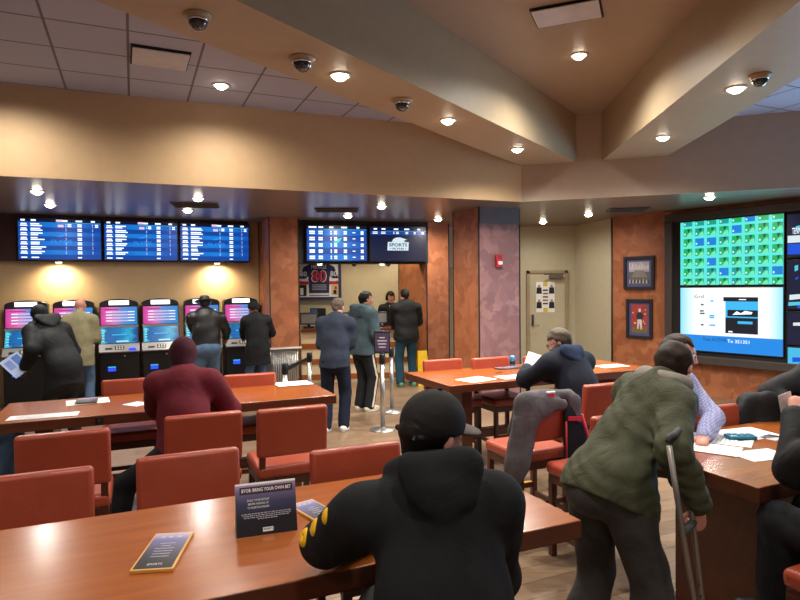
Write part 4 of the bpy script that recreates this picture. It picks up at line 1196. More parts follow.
# ------------------------------------------------------------------ people: smooth distance fields meshed into one continuous surface
class Field:
    def __init__(s, lo, hi, h):
        s.lo = np.array(lo, float); s.h = h
        s.n = np.maximum(np.ceil((np.array(hi) - s.lo) / h).astype(int) + 1, 4)
        s.d = np.full(tuple(s.n), 0.3, np.float32)
    def region(s, a, b, pad):
        i0 = np.clip(np.floor((np.array(a) - pad - s.lo) / s.h).astype(int), 0, s.n - 1)
        i1 = np.clip(np.ceil((np.array(b) + pad - s.lo) / s.h).astype(int) + 1, 1, s.n)
        if np.any(i1 <= i0): return None, None
        ax = [(s.lo[k] + s.h * np.arange(i0[k], i1[k])).astype(np.float32) for k in range(3)]
        P = np.meshgrid(*ax, indexing='ij')
        return (slice(i0[0], i1[0]), slice(i0[1], i1[1]), slice(i0[2], i1[2])), P
    def put(s, sl, new, k):
        a = s.d[sl]
        if k <= 0: s.d[sl] = np.minimum(a, new); return
        h = np.clip(0.5 + 0.5 * (a - new) / k, 0, 1)
        s.d[sl] = a * (1 - h) + new * h - k * h * (1 - h)
    def cone(s, a, b, ra, rb, k=0.03, flat=None, f=1.0):
        a = np.array(a, float); b = np.array(b, float); R = max(ra, rb)
        sl, P = s.region(np.minimum(a, b), np.maximum(a, b), R + k + 2 * s.h)
        if sl is None: return s
        ba = b - a; L = max(float(ba @ ba), 1e-9)
        v = [P[i] - a[i] for i in range(3)]
        t = np.clip((v[0] * ba[0] + v[1] * ba[1] + v[2] * ba[2]) / L, 0, 1)
        w = [v[i] - t * ba[i] for i in range(3)]
        if flat is not None:
            n = np.array(flat, float); n /= np.linalg.norm(n)
            c = (w[0] * n[0] + w[1] * n[1] + w[2] * n[2]) * (1 / f - 1)
            w = [w[i] + c * n[i] for i in range(3)]
        d = np.sqrt(w[0] ** 2 + w[1] ** 2 + w[2] ** 2) - (ra + t * (rb - ra))
        if flat is not None: d = d * (0.5 + 0.5 * f)
        s.put(sl, d, k); return s
    def ell_d(s, P, c, r, R):
        v = [P[i] - c[i] for i in range(3)]
        q = [R[j][0] * v[0] + R[j][1] * v[1] + R[j][2] * v[2] for j in range(3)]
        k0 = np.sqrt(sum((q[j] / r[j]) ** 2 for j in range(3)) + 1e-12)
        k1 = np.sqrt(sum((q[j] / r[j] ** 2) ** 2 for j in range(3)) + 1e-12)
        return k0 * (k0 - 1) / k1
    def ell(s, c, r, R, k=0.02):
        c = np.array(c, float); m = max(r)
        sl, P = s.region(c, c, m + k + 2 * s.h)
        if sl is None: return s
        s.put(sl, s.ell_d(P, c, r, R), k); return s
    def carve(s, c, r, R, k=0.008):
        c = np.array(c, float); m = max(r)
        sl, P = s.region(c, c, m + k + 2 * s.h)
        if sl is None: return s
        d = -s.ell_d(P, c, r, R); a = s.d[sl]
        h = np.clip(0.5 - 0.5 * (a - d) / k, 0, 1)
        s.d[sl] = a * (1 - h) + d * h + k * h * (1 - h); return s
    def grid(s):
        ax = [(s.lo[k] + s.h * np.arange(s.n[k])).astype(np.float32) for k in range(3)]
        return np.meshgrid(*ax, indexing='ij', sparse=True)
    def cut(s, p, n):
        """remove everything on the side the normal n points to"""
        p = np.array(p, float); n = np.array(n, float); n /= np.linalg.norm(n)
        P = s.grid()
        s.d = np.maximum(s.d, ((P[0] - p[0]) * n[0] + (P[1] - p[1]) * n[1] + (P[2] - p[2]) * n[2]).astype(np.float32)); return s
    def keep(s, fn):
        """intersect with the region fn(P) < 0"""
        s.d = np.maximum(s.d, fn(s.grid()).astype(np.float32)); return s
    def wrinkle(s, amp, seed=0, freq=22, vert=1.0):
        if amp <= 0: return s
        r = np.random.RandomState(seed); P = s.grid(); acc = 0
        for _ in range(5):
            k = r.normal(size=3); k /= np.linalg.norm(k); k[2] *= vert
            fq = freq * r.uniform(0.6, 1.6); ph = r.uniform(0, 6.28)
            acc = acc + np.sin(fq * (P[0] * k[0] + P[1] * k[1] + P[2] * k[2]) + ph + 1.2 * np.sin(fq * 0.45 * (P[0] * k[1] - P[2] * k[0])))
        s.d = s.d + (acc * amp / 2.2).astype(np.float32); return s
    def mesh(s):
        d = s.d
        # pad so that surfaces are closed at the border
        d = np.pad(d, 1, constant_values=0.3); lo = s.lo - s.h
        ins = d < 0
        nx, ny, nz = d.shape
        c = [ins[i:nx - 1 + i, j:ny - 1 + j, k:nz - 1 + k] for i in (0, 1) for j in (0, 1) for k in (0, 1)]
        anyi = np.logical_or.reduce(c); alli = np.logical_and.reduce(c)
        act = anyi & ~alli
        idx = np.argwhere(act)
        if len(idx) == 0: return np.zeros((0, 3)), np.zeros((0, 4), int)
        offs = np.array([(i, j, k) for i in (0, 1) for j in (0, 1) for k in (0, 1)])
        vals = np.stack([d[idx[:, 0] + o[0], idx[:, 1] + o[1], idx[:, 2] + o[2]] for o in offs], 1)
        acc = np.zeros((len(idx), 3)); cnt = np.zeros(len(idx))
        for e0 in range(8):
            for bit in (1, 2, 4):
                e1 = e0 | bit
                if e1 == e0: continue
                va, vb = vals[:, e0], vals[:, e1]
                m = (va < 0) != (vb < 0)
                t = np.where(m, va / np.where(m, va - vb, 1), 0)
                p = offs[e0] + t[:, None] * (offs[e1] - offs[e0])
                acc += np.where(m[:, None], p, 0); cnt += m
        pos = (idx + acc / cnt[:, None]) * s.h + lo
        num = np.full(act.shape, -1, np.int64); num[act] = np.arange(len(idx))
        quads = []
        for ax in range(3):
            a = [slice(None)] * 3; b = [slice(None)] * 3
            a[ax] = slice(0, -1); b[ax] = slice(1, None)
            s0 = ins[tuple(a)]; s1 = ins[tuple(b)]
            for val, flip in ((True, False), (False, True)):
                e = np.argwhere((s0 == val) & (s1 == (not val)))
                if len(e) == 0: continue
                u, v = [(1, 2), (2, 0), (0, 1)][ax]
                def cell(du, dv):
                    q = e.copy(); q[:, u] -= du; q[:, v] -= dv
                    return num[q[:, 0], q[:, 1], q[:, 2]]
                q = np.stack([cell(1, 1), cell(0, 1), cell(0, 0), cell(1, 0)], 1)
                if flip: q = q[:, ::-1]
                quads.append(q)
        return pos, np.concatenate(quads)

def build_field(fld, name, mat, parent, origin, smooth_iter=1):
    pos, q = fld.mesh()
    if len(pos) == 0: return None
    q = q[(q >= 0).all(1)]
    for _ in range(smooth_iter):
        acc = np.zeros_like(pos); cnt = np.zeros(len(pos))
        for i in range(4):
            a, b = q[:, i], q[:, (i + 1) % 4]
            np.add.at(acc, a, pos[b]); np.add.at(cnt, a, 1)
            np.add.at(acc, b, pos[a]); np.add.at(cnt, b, 1)
        pos = pos * 0.4 + 0.6 * acc / np.maximum(cnt, 1)[:, None]
    pos = pos - np.array(origin)
    me = bpy.data.meshes.new(name)
    me.vertices.add(len(pos)); me.vertices.foreach_set('co', pos.astype(np.float32).ravel())
    me.loops.add(len(q) * 4); me.loops.foreach_set('vertex_index', q.astype(np.int32).ravel())
    me.polygons.add(len(q)); me.polygons.foreach_set('loop_start', np.arange(0, len(q) * 4, 4, dtype=np.int32))
    me.polygons.foreach_set('use_smooth', np.ones(len(q), bool))
    me.materials.append(mat)
    me.update(calc_edges=True); me.validate()
    o = bpy.data.objects.new(name, me); COL.objects.link(o)
    o.parent = parent
    return o

skin = lambda nm, c: plain('skin ' + nm, c, 0.5, noise=0.06, nscale=30)
SK_light = skin('light', srgb(205, 150, 124)); SK_tan = skin('tan', srgb(176, 122, 92)); SK_dark = skin('dark', srgb(88, 56, 44)); SK_pink = skin('pink', srgb(212, 150, 132))
HAIR = {k: cloth('hair ' + k, c, 0.6, noise=0.35, fold=0.5) for k, c in dict(black=srgb(16, 13, 12), brown=srgb(48, 34, 26), grey=srgb(92, 78, 66), dark=srgb(30, 24, 20), salt=srgb(86, 74, 62)).items()}

def arr(v): return np.array((v[0], v[1], v[2]), float)
def ik(s, t, la, lb, pole):
    s, t, pole = V(s), V(t), V(pole)
    d = t - s; L = d.length; mx = (la + lb) * 0.995
    if L > mx: t = s + d * (mx / L); d = t - s; L = mx
    if L < abs(la - lb) + 0.02: L = abs(la - lb) + 0.02
    a = (la * la - lb * lb + L * L) / (2 * L); h = math.sqrt(max(la * la - a * a, 0))
    n = d.normalized(); p = (pole - n * pole.dot(n))
    p = p.normalized() if p.length > 1e-4 else n.orthogonal().normalized()
    return s + n * a + p * h, t

def person(label, x, y, face, H=1.76, pelvis=None, lean=(4, 8), side=0.0, neck=10, head=(0, 5, 0), hands=(None, None), poles=(None, None), feet=(None, None),
           knees=None, res=0.011, skinm=None, top=None, legs=None, shoe=None, hair=None, hat=None, wide=1.0, group=None, twist=0, glasses=False, curl=0.6, headoff=(0, 0, 0), shrug=0.0, gun=None):
    """face: degrees clockwise from +Y.  head: (yaw, pitch down, roll) relative to the body"""
    k = H / 1.76
    a = rad(face)
    F = V((math.sin(a), math.cos(a), 0)); Rr = V((math.cos(a), -math.sin(a), 0))
    stand = pelvis is None
    pz = 0.93 * k if stand else pelvis
    P = V((x, y, pz))
    def up(l): 
        l = rad(l); return (ZZ * math.cos(l) + F * math.sin(l) + Rr * math.sin(rad(side))).normalized()
    S1, S2 = up(lean[0]), up(lean[1])
    Mid = P + S1 * 0.24 * k; C = Mid + S2 * 0.255 * k
    tw = Matrix.Rotation(rad(-twist), 3, 'Z')
    RS = (tw @ Rr).normalized(); FS = (tw @ F).normalized()
    sw = 0.178 * k * wide
    sh = [C - RS * sw + ZZ * shrug, C + RS * sw + ZZ * shrug]                  # left, right
    fr1 = Rr.cross(S1).normalized() * -1; fr2 = RS.cross(S2).normalized() * -1  # front directions
    if fr1.dot(F) < 0: fr1 = -fr1
    if fr2.dot(FS) < 0: fr2 = -fr2
    SN = up(lean[1] + neck)
    Nk = C + SN * 0.06 * k
    # head frame
    hy, hp, hr = head
    ah = a + rad(hy)
    hf0 = V((math.sin(ah), math.cos(ah), 0)); hx = V((math.cos(ah), -math.sin(ah), 0))
    hf = hf0 * math.cos(rad(hp)) - ZZ * math.sin(rad(hp)); hu = ZZ * math.cos(rad(hp)) + hf0 * math.sin(rad(hp))
    Mr = Matrix.Rotation(rad(hr), 3, hf); hx = Mr @ hx; hu = Mr @ hu
    Hc = Nk + SN * 0.055 * k + hu * 0.105 * k + hf * 0.015 + V(headoff)
    hk = (0.5 + 0.5 * k) * 1.0
    def hp_(r, f, u): return arr(Hc + hx * r * hk + hf * f * hk + hu * u * hk)
    RH = [arr(hx), arr(hf), arr(hu)]
    # arms
    la, lb = 0.295 * k, 0.255 * k
    el = [None, None]; wr = [None, None]
    for i, sg in ((0, -1), (1, 1)):
        t = hands[i]
        if t is None: t = sh[i] + RS * sg * 0.07 + F * 0.08 - ZZ * 0.50 * k
        pl = poles[i] if poles[i] is not None else (RS * sg * 0.5 - FS * 0.6 - ZZ * 0.5)
        el[i], wr[i] = ik(sh[i], t, la, lb, pl)
    # legs
    hj = [P - Rr * 0.092 * k - ZZ * 0.02, P + Rr * 0.092 * k - ZZ * 0.02]
    lt, ls = 0.43 * k, 0.42 * k
    kn = [None, None]; an = [None, None]
    for i, sg in ((0, -1), (1, 1)):
        t = feet[i]
        if t is None: t = V((hj[i].x, hj[i].y, 0)) + Rr * sg * 0.03
        t = V((t[0], t[1], (t[2] if len(t) > 2 else 0) + 0.085 * k))
        pl = F + Rr * sg * 0.12 + (ZZ * 0.6 if not stand else ZZ * 0)
        if knees is not None and knees[i] is not None: pl = V(knees[i])
        kn[i], an[i] = ik(hj[i], t, lt, ls, pl)
    fdir = [F, F]
    # bounds
    pts = [P, C, Hc + ZZ * 0.15, *sh, *el, *wr, *kn, *an]
    lo = np.min([arr(p) for p in pts], 0) - 0.24; hi = np.max([arr(p) for p in pts], 0) + 0.24
    lo[2] = max(lo[2], 0.0)
    root = thing('person', label, 'person', (x, y, 0), 0, group)
    org = (x, y, 0)
    W = wide
    def torso(fl, g, kk=0.05, hipg=0.0):
        fl.cone(P + S1 * (0.05 if g < 0 else -0.03), Mid, (0.152 * k) * W + g + hipg, 0.138 * k * W + g, kk, fr1, 0.72)
        fl.cone(Mid, C - S2 * 0.05, 0.138 * k * W + g, 0.150 * k * W + g, kk, fr2, 0.70)
        for i_, s_ in ((0, 1), (1, -1)):
            fl.cone(sh[i_] + RS * 0.02 * s_ - S2 * 0.02, C + S2 * 0.012, 0.050 * k + g, 0.064 * k + g, kk * 0.8)
        fl.cone(C - S2 * 0.02, Nk + SN * 0.01, 0.075 * k + g * 0.7, 0.058 * k + g * 0.5, kk)
    def arms(fl, g, kk=0.03, cuff=0.0, which=(0, 1)):
        for i in which:
            fl.cone(sh[i] - S2 * 0.012, el[i], 0.053 * k + g, 0.046 * k + g, kk)
            e = el[i] + (wr[i] - el[i]) * (1 - cuff)
            fl.cone(el[i], e, 0.047 * k + g, 0.034 * k + g * 0.8, 0.02)
    def legsf(fl, g, kk=0.03, ank=0.0, hip=True):
        if hip:
            fl.ell(arr(P - S1 * 0.02 - fr1 * 0.02), ((0.148 * k) * W + g, 0.104 * k * W + g, 0.12 * k + g), [arr(Rr), arr(fr1), arr(S1)], 0.03)
        for i in (0, 1):
            fl.cone(hj[i], kn[i], 0.088 * k + g, 0.060 * k + g, 0.035)
            fl.cone(kn[i], an[i], 0.060 * k + g, 0.046 * k + g + ank, 0.03)
    # ---- the body: one continuous surface with face, hands and feet
    fl = Field(lo, hi, res)
    torso(fl, -0.022); arms(fl, -0.014); legsf(fl, -0.016)
    fl.cone(Nk - SN * 0.02, hp_(0, -0.015, -0.06), 0.056 * k, 0.052 * k, 0.03)
    fl.ell(hp_(0, -0.012, 0.028), (0.074 * hk, 0.094 * hk, 0.086 * hk), RH, 0.02)
    fl.ell(hp_(0, 0.024, -0.036), (0.059 * hk, 0.068 * hk, 0.080 * hk), RH, 0.03)
    fl.cone(hp_(-0.012, 0.072, -0.100), hp_(0.012, 0.072, -0.100), 0.020 * hk, 0.020 * hk, 0.02)
    fl.cone(hp_(0, 0.092, 0.014), hp_(0, 0.108, -0.028), 0.008 * hk, 0.014 * hk, 0.010)
    fl.cone(hp_(-0.012, 0.098, -0.032), hp_(0.012, 0.098, -0.032), 0.010 * hk, 0.010 * hk, 0.008)
    fl.cone(hp_(-0.035, 0.080, 0.030), hp_(0.035, 0.080, 0.030), 0.012 * hk, 0.012 * hk, 0.012)
    for s_ in (-1, 1):
        fl.carve(hp_(s_ * 0.031, 0.098, 0.006), (0.018 * hk, 0.014 * hk, 0.011 * hk), RH, 0.008)
        fl.ell(hp_(s_ * 0.077, -0.008, -0.006), (0.010 * hk, 0.019 * hk, 0.031 * hk), RH, 0.006)
        fl.ell(hp_(s_ * 0.040, 0.070, -0.030), (0.02 * hk, 0.02 * hk, 0.02 * hk), RH, 0.02)
    fl.cone(hp_(-0.018, 0.090, -0.060), hp_(0.018, 0.090, -0.060), 0.008 * hk, 0.008 * hk, 0.008)
    fl.carve(hp_(0, 0.104, -0.064), (0.024 * hk, 0.010 * hk, 0.0025), RH, 0.003)
    for i, sg in ((0, -1), (1, 1)):
        d = (wr[i] - el[i]).normalized()
        gd = gun[i] if gun and gun[i] is not None else None     # finger direction override
        if gd is not None: d = (d * 0.3 + V(gd).normalized()).normalized()
        n = V((0, 0, -1)) - d * d.dot(V((0, 0, -1)))             # palm side
        if n.length < 0.3: n = F - d * d.dot(F); n = -RS * sg - d * d.dot(-RS * sg)
        n.normalize(); sd = d.cross(n).normalized()
        if sd.dot(-RS * sg) < 0: sd = -sd                        # thumb towards the body middle
        w0 = wr[i]
        pe = w0 + d * 0.085 * k
        fl.cone(w0, pe, 0.030 * k, 0.036 * k, 0.02, n, 0.5)
        for j, (off, ln) in enumerate(((0.027, 0.070), (0.009, 0.078), (-0.009, 0.072), (-0.026, 0.056))):
            b0 = pe - d * 0.008 + sd * off * k; 
            d1 = (d * math.cos(curl * 0.6) + n * math.sin(curl * 0.6)); d2 = (d * math.cos(curl * 1.6) + n * math.sin(curl * 1.6))
            m1 = b0 + d1 * ln * 0.52 * k; m2 = m1 + d2 * ln * 0.48 * k
            fl.cone(b0, m1, 0.0098 * k, 0.0088 * k, 0.004); fl.cone(m1, m2, 0.0088 * k, 0.0075 * k, 0.002)
        b0 = w0 + d * 0.025 * k + sd * 0.026 * k; td = (d * 0.65 + sd * 0.62 + n * 0.35).normalized(); t2 = (d * 0.9 + sd * 0.15 + n * 0.45).normalized()
        fl.cone(b0, b0 + td * 0.042 * k, 0.0125 * k, 0.0105 * k, 0.008); fl.cone(b0 + td * 0.042 * k, b0 + td * 0.042 * k + t2 * 0.03 * k, 0.0105 * k, 0.009 * k, 0.002)
        fl.cone(an[i] - ZZ * 0.03, an[i] - ZZ * 0.055 * k + F * 0.13 * k, 0.036 * k, 0.028 * k, 0.02)
    build_field(fl, 'body', skinm or SK_light, root, org)
    # eyes
    for s_ in (-1, 1):
        mb = MB(); c = V(hp_(s_ * 0.031, 0.078, 0.007)); 
        mb.lathe([(0.0125 * math.sin(t) + 1e-4, -0.0125 * math.cos(t)) for t in [j * math.pi / 8 for j in range(9)]], M_eye, c - V(org), 12)
        c2 = c + hf * 0.0095
        mb.lathe([(0.0065 * math.sin(t) + 1e-4, -0.0065 * math.cos(t)) for t in [j * math.pi / 6 for j in range(7)]], HAIR['black'], c2 - V(org), 10)
        mb.build('eye', root)
    # ---- trousers
    if legs:
        fl = Field(lo, hi, res)
        legsf(fl, legs.get('g', 0.012), ank=legs.get('ank', 0.012))
        fl.cone(P, P + S1 * 0.10 * k, 0.148 * k * W + 0.008, 0.142 * k * W + 0.006, 0.03, fr1, 0.74)
        fl.wrinkle(legs.get('wr', 0.003), 3, 26)
        fl.cut(arr(P + S1 * 0.12 * k), arr(S1) if stand else arr(S1 - F * 0.5))
        fl.keep(lambda Pg: np.maximum(0, 0) + (min(an[0].z, an[1].z) - 0.045 - Pg[2]) + 0 * Pg[0] + 0 * Pg[1])
        build_field(fl, 'trousers', legs['mat'], root, org)
        if legs.get('stripe'):
            f2 = Field(lo, hi, res * 0.6)
            legsf(f2, legs.get('g', 0.012) + 0.004, ank=legs.get('ank', 0.012))
            i = 1; b = Rr
            c0 = hj[i] + Rr * 0.09 * k; c1 = kn[i] + Rr * 0.07 * k; c2 = an[i] + Rr * 0.06 * k
            f3 = Field(lo, hi, res * 0.6)
            f3.cone(c0 + ZZ * 0.0, c1, 0.022, 0.022, 0.0); f3.cone(c1, c2, 0.022, 0.022, 0.0)
            f2.d = np.maximum(f2.d, f3.d)
            build_field(f2, 'side_stripe', legs['stripe'], root, org, 0)
    # ---- shoes
    if shoe:
        for i in (0, 1):
            A0 = an[i]; z0 = A0.z - 0.085 * k
            l2 = np.array([min(A0.x, A0.x + F.x * 0.2) - 0.12, min(A0.y, A0.y + F.y * 0.2) - 0.12, z0 - 0.02]); h2 = np.array([max(A0.x, A0.x + F.x * 0.2) + 0.12, max(A0.y, A0.y + F.y * 0.2) + 0.12, z0 + 0.16])
            f2 = Field(l2, h2, min(res, 0.008))
            base = V((A0.x, A0.y, z0))
            f2.cone(base - F * 0.045 + ZZ * 0.045, base + F * 0.075 * k + ZZ * 0.042, 0.047, 0.050, 0.03)
            f2.cone(base + F * 0.075 * k + ZZ * 0.042, base + F * 0.165 * k + ZZ * 0.030, 0.050, 0.036, 0.03)
            f2.cone(base - F * 0.01 + ZZ * 0.05, base - F * 0.01 + ZZ * 0.10, 0.048, 0.046, 0.03)
            f2.cut((0, 0, z0 + 0.001), (0, 0, -1)); f2.cut((0, 0, z0 + 0.115), (0, 0, 1))
            so = build_field(f2, 'shoe', shoe, root, org)
            mb = MB(); mb.lathe([(0.5, 0), (0.52, 0.012), (0.5, 0.024)], shoe if shoe is not M_white else M_white, (0, 0, 0), 18)
            vs = []
            for v in mb.v: vs.append(tuple(base - V(org) + F * (0.055 + v[1] * 0.27) * k + Rr * v[0] * 0.105 * k + ZZ * v[2]))
            mb.v = vs; mb.build('sole', so)
    # ---- top garment
    if top:
        g = top.get('g', 0.012)
        fl = Field(lo, hi, res)
        torso(fl, g, hipg=top.get('hipg', 0.0))
        hem = top.get('hem', 0.06)
        if hem > 0.05:
            fl.cone(P, P - ZZ * (hem + 0.05) * (1 if stand else 0.4), 0.158 * k * W + g + top.get('hipg', 0), 0.165 * k * W + g + top.get('flare', 0.0) + top.get('hipg', 0), 0.05, fr1, 0.75)
        for extra in top.get('extra', ()):
            fl.cone(*extra)
        hd = V((0, 0, 1)) if stand and abs(lean[0]) < 25 else S1
        if top.get('hemcut'): fl.cut(arr(P - F * 0.15 + ZZ * top['hemcut'][0]), arr(-ZZ - F * top['hemcut'][1]))
        else: fl.cut(arr(P - hd * hem), arr(-hd))
        arms(fl, g + top.get('sleeve', 0.0), kk=0.055, cuff=top.get('cuff', 0.02))
        if top.get('hood'):
            hr_ = top['hood']
            back = C - fr2 * 0.075 * k + SN * 0.045 * k
            ring = []
            for j in range(13):
                t = math.pi * (j / 12 - 0.5) * 1.5
                ring.append(C + ZZ * top.get('hoodrise', 0) + SN * (0.070 + 0.020 * math.cos(t)) * k - FS * 0.088 * k * math.cos(t) * hr_ + RS * 0.098 * k * math.sin(t) * hr_ + FS * 0.015)
        if top.get('hood'):
            sep = top.get('hood_sep'); f2 = Field(lo, hi, res) if sep else fl; q = hr_ * k
            k1, k2 = (0.015, 0.04) if sep else (0.02, 0.022)
            if not sep: f2 = Field(lo, hi, res)
            for j in range(12):
                w0 = 0.036 + 0.014 * math.cos(math.pi * (j / 12 - 0.5))
                f2.cone(ring[j], ring[j + 1], w0 * q, w0 * q, 0.015)
            off = (0.095 + g) * k
            bk = lambda x_, z_: C + ZZ * top.get('hoodrise', 0) - fr2 * off + RS * x_ * q + S2 * z_ * q
            if top.get('bag', True):
                f2.cone(bk(-0.080, 0.060), bk(0.080, 0.060), 0.050 * q, 0.050 * q, 0.04, fr2, 0.66)
                f2.cone(bk(-0.050, 0.005), bk(0.050, 0.005), 0.056 * q, 0.056 * q, 0.04, fr2, 0.5)
                f2.cone(bk(0.0, 0.0), bk(0.0, -0.045), 0.050 * q, 0.036 * q, 0.04, fr2, 0.45)
            f2.wrinkle(0.0045, 9, 34, 1.4)
            if sep: build_field(f2, 'hood', sep, root, org)
            else: fl.put((slice(None), slice(None), slice(None)), f2.d, 0.018)
        if top.get('collar') and not top.get('collar_mat'):
            for j in range(12):
                t0, t1 = 2 * math.pi * j / 12, 2 * math.pi * (j + 1) / 12
                cp = lambda t: Nk + SN * 0.004 + FS * 0.062 * k * math.cos(t) + RS * 0.066 * k * math.sin(t)
                fl.cone(cp(t0), cp(t1), 0.020, 0.020, 0.012)
        fl.wrinkle(top.get('wr', 0.003), top.get('seed', 1), top.get('freq', 20), top.get('vert', 1.6))
        o = build_field(fl, top.get('name', 'jacket'), top['mat'], root, org)
        if top.get('collar_mat'):
            f2 = Field(lo, hi, res)
            for j in range(12):
                t0, t1 = 2 * math.pi * j / 12, 2 * math.pi * (j + 1) / 12
                cp = lambda t: Nk + SN * 0.012 + FS * 0.068 * k * math.cos(t) + RS * 0.074 * k * math.sin(t)
                f2.cone(cp(t0) - ZZ * 0.02, cp(t1) + ZZ * 0.012, 0.022, 0.022, 0.012)
            build_field(f2, 'collar', top['collar_mat'], root, org)
        for dname, dmat, dfn in top.get('decals', ()):
            f2 = Field(fl.lo, fl.lo + (fl.n - 1) * fl.h, fl.h); f2.d = np.maximum(np.maximum(fl.d - 0.006, -fl.d - 0.012), dfn(fl, locals()).astype(np.float32))
            build_field(f2, dname, dmat, root, org, 1)
    hlo, hhi = arr(Hc) - 0.26, arr(Hc) + 0.26
    hres = min(res, 0.008)
    def hl(Pg):
        v = [Pg[i] - arr(Hc)[i] for i in range(3)]
        return [(v[0] * RH[j][0] + v[1] * RH[j][1] + v[2] * RH[j][2]) / hk for j in range(3)]
    if hair:
        f2 = Field(hlo, hhi, hres)
        th = hair.get('th', 0.010)
        f2.ell(hp_(0, -0.014, 0.028), ((0.074 + th) * hk, (0.094 + th) * hk, (0.086 + th) * hk), RH, 0)
        if hair.get('long'):
            f2.cone(hp_(-0.06, -0.03, 0.0), hp_(-0.07, -0.02, -0.13), 0.04, 0.03, 0.03); f2.cone(hp_(0.06, -0.03, 0.0), hp_(0.07, -0.02, -0.13), 0.04, 0.03, 0.03)
            f2.cone(hp_(0, -0.08, 0.0), hp_(0, -0.07, -0.13), 0.055, 0.05, 0.04)
        else:
            f2.cone(hp_(0, -0.075, 0.0), hp_(0, -0.062, -0.07), 0.045, 0.035, 0.03)
        def reg(Pg):
            r, f, u = hl(Pg)
            line = hair.get('line', 0.06)                 # height of the forehead hairline
            ear = hair.get('ear', 0.012)
            face_ = np.minimum(f - ear, (line - (f - 0.02) * 0.25) - u) * hk      # in front of the ears and below the hairline
            neck_ = (hair.get('nape', -0.072) - u) * hk
            d = np.maximum(face_, neck_ + 0 * face_)
            if hair.get('bald') is not None:
                rr = np.sqrt(r ** 2 + (f + hair['bald'][1]) ** 2); d = np.maximum(d, np.minimum(hair['bald'][0] - rr, u - 0.03) * hk)
            return d
        f2.keep(reg)
        f2.wrinkle(0.0025, 5, 90)
        build_field(f2, 'hair', hair['mat'], root, org)
    if hat:
        f2 = Field(hlo, hhi, hres)
        ty = hat['type']
        if ty == 'beanie':
            f2.ell(hp_(0, -0.012, 0.036), (0.092 * hk, 0.112 * hk, 0.100 * hk), RH, 0)
            f2.cone(hp_(0, -0.03, 0.02), hp_(0, -0.035, -0.03), 0.085, 0.078, 0.03)
            f2.keep(lambda Pg: (lambda r, f, u: np.maximum((0.045 if True else 0) * np.clip((f + 0.05) / 0.1, 0, 1) - 0.035 - u, -9))(*hl(Pg)))
            f2.wrinkle(0.002, 2, 60)
        elif ty == 'hoodup':
            f2.ell(hp_(0, -0.018, 0.018), (0.092 * hk, 0.110 * hk, 0.108 * hk), RH, 0)
            f2.cone(hp_(0, -0.025, -0.02), hp_(0, -0.040, -0.085), 0.082, 0.070, 0.05)
            f2.keep(lambda Pg: (lambda r, f, u: np.minimum(f - 0.075, 0.10 - np.abs(r)) + 0 * u)(*hl(Pg)))
            f2.carve(hp_(0, 0.09, -0.02), (0.066 * hk, 0.10 * hk, 0.10 * hk), RH, 0.01)
            f2.wrinkle(0.003, 2, 40)
        elif ty == 'cap':
            f2.ell(hp_(0, -0.010, 0.034), (0.088 * hk, 0.110 * hk, 0.098 * hk), RH, 0)
            f2.keep(lambda Pg: (lambda r, f, u: 0.005 + 0.012 * np.clip((f + 0.1) / 0.2, 0, 1) - 0.03 * np.clip((-f - 0.02) / 0.08, 0, 1) - u + 0 * r)(*hl(Pg)))
        elif ty == 'brim':
            f2.ell(hp_(0, -0.008, 0.075), (0.084 * hk, 0.104 * hk, 0.085 * hk), RH, 0)
            f2.keep(lambda Pg: (lambda r, f, u: np.maximum(0.03 - u, u - (0.145 - 0.18 * np.abs(f) - 0.0)) + 0 * r)(*hl(Pg)))
            f2.ell(hp_(0, -0.005, 0.048), (0.165 * hk, 0.180 * hk, 0.010), RH, 0.008)
        ho = build_field(f2, hat.get('name', 'hat'), hat['mat'], root, org)
        if ty == 'cap':
            f3 = Field(hlo, hhi, 0.006)
            f3.ell(hp_(0, 0.100, 0.018), (0.080 * hk, 0.085 * hk, 0.012), RH, 0)
            f3.keep(lambda Pg: (lambda r, f, u: 0.082 - f + 0 * r + 0 * u - 0.35 * np.abs(r) ** 1.0)(*hl(Pg)))
            build_field(f3, 'cap_brim', hat.get('brimmat', hat['mat']), ho, org)
            f3 = Field(hlo, hhi, 0.006)
            f3.cone(hp_(-0.05, -0.097, 0.0), hp_(0.05, -0.097, 0.0), 0.012, 0.012, 0, None)
            f3.keep(lambda Pg: (lambda r, f, u: np.maximum(-0.122 - f, np.abs(u) - 0.009) + 0 * r)(*hl(Pg)))
            build_field(f3, 'cap_strap', hat.get('strap', hat['mat']), ho, org)
            mb = MB(); mb.box((0, 0, 0), (0.022, 0.006, 0.012), M_steel)
            Mx = Matrix((hx, hf, hu)).transposed(); c = V(hp_(0.03, -0.112, -0.004)) - V(org)
            mb.v = [tuple(c + Mx @ V(v)) for v in mb.v]; mb.build('strap_buckle', ho)
            mb = MB(); mb.lathe([(0.009, 0), (0.007, 0.006), (0.001, 0.008)], hat['mat'], V(hp_(0, -0.01, 0.131)) - V(org), 10); mb.build('cap_button', ho)
    if glasses:
        mb = MB(); o3 = V(org)
        for s_ in (-1, 1):
            ring = [V(hp_(s_ * 0.032 + 0.024 * math.cos(t), 0.112 - 0.004, 0.004 + 0.018 * math.sin(t))) - o3 for t in [j * math.pi / 8 for j in range(17)]]
            mb.tube(ring, 0.0022, M_black, 6)
            mb.tube([V(hp_(s_ * 0.056, 0.106, 0.008)) - o3, V(hp_(s_ * 0.078, 0.02, 0.006)) - o3, V(hp_(s_ * 0.079, -0.02, -0.01)) - o3], 0.0022, M_black, 6)
        mb.tube([V(hp_(-0.010, 0.110, 0.008)) - o3, V(hp_(0.010, 0.110, 0.008)) - o3], 0.002, M_black, 6)
        mb.build('glasses', root)
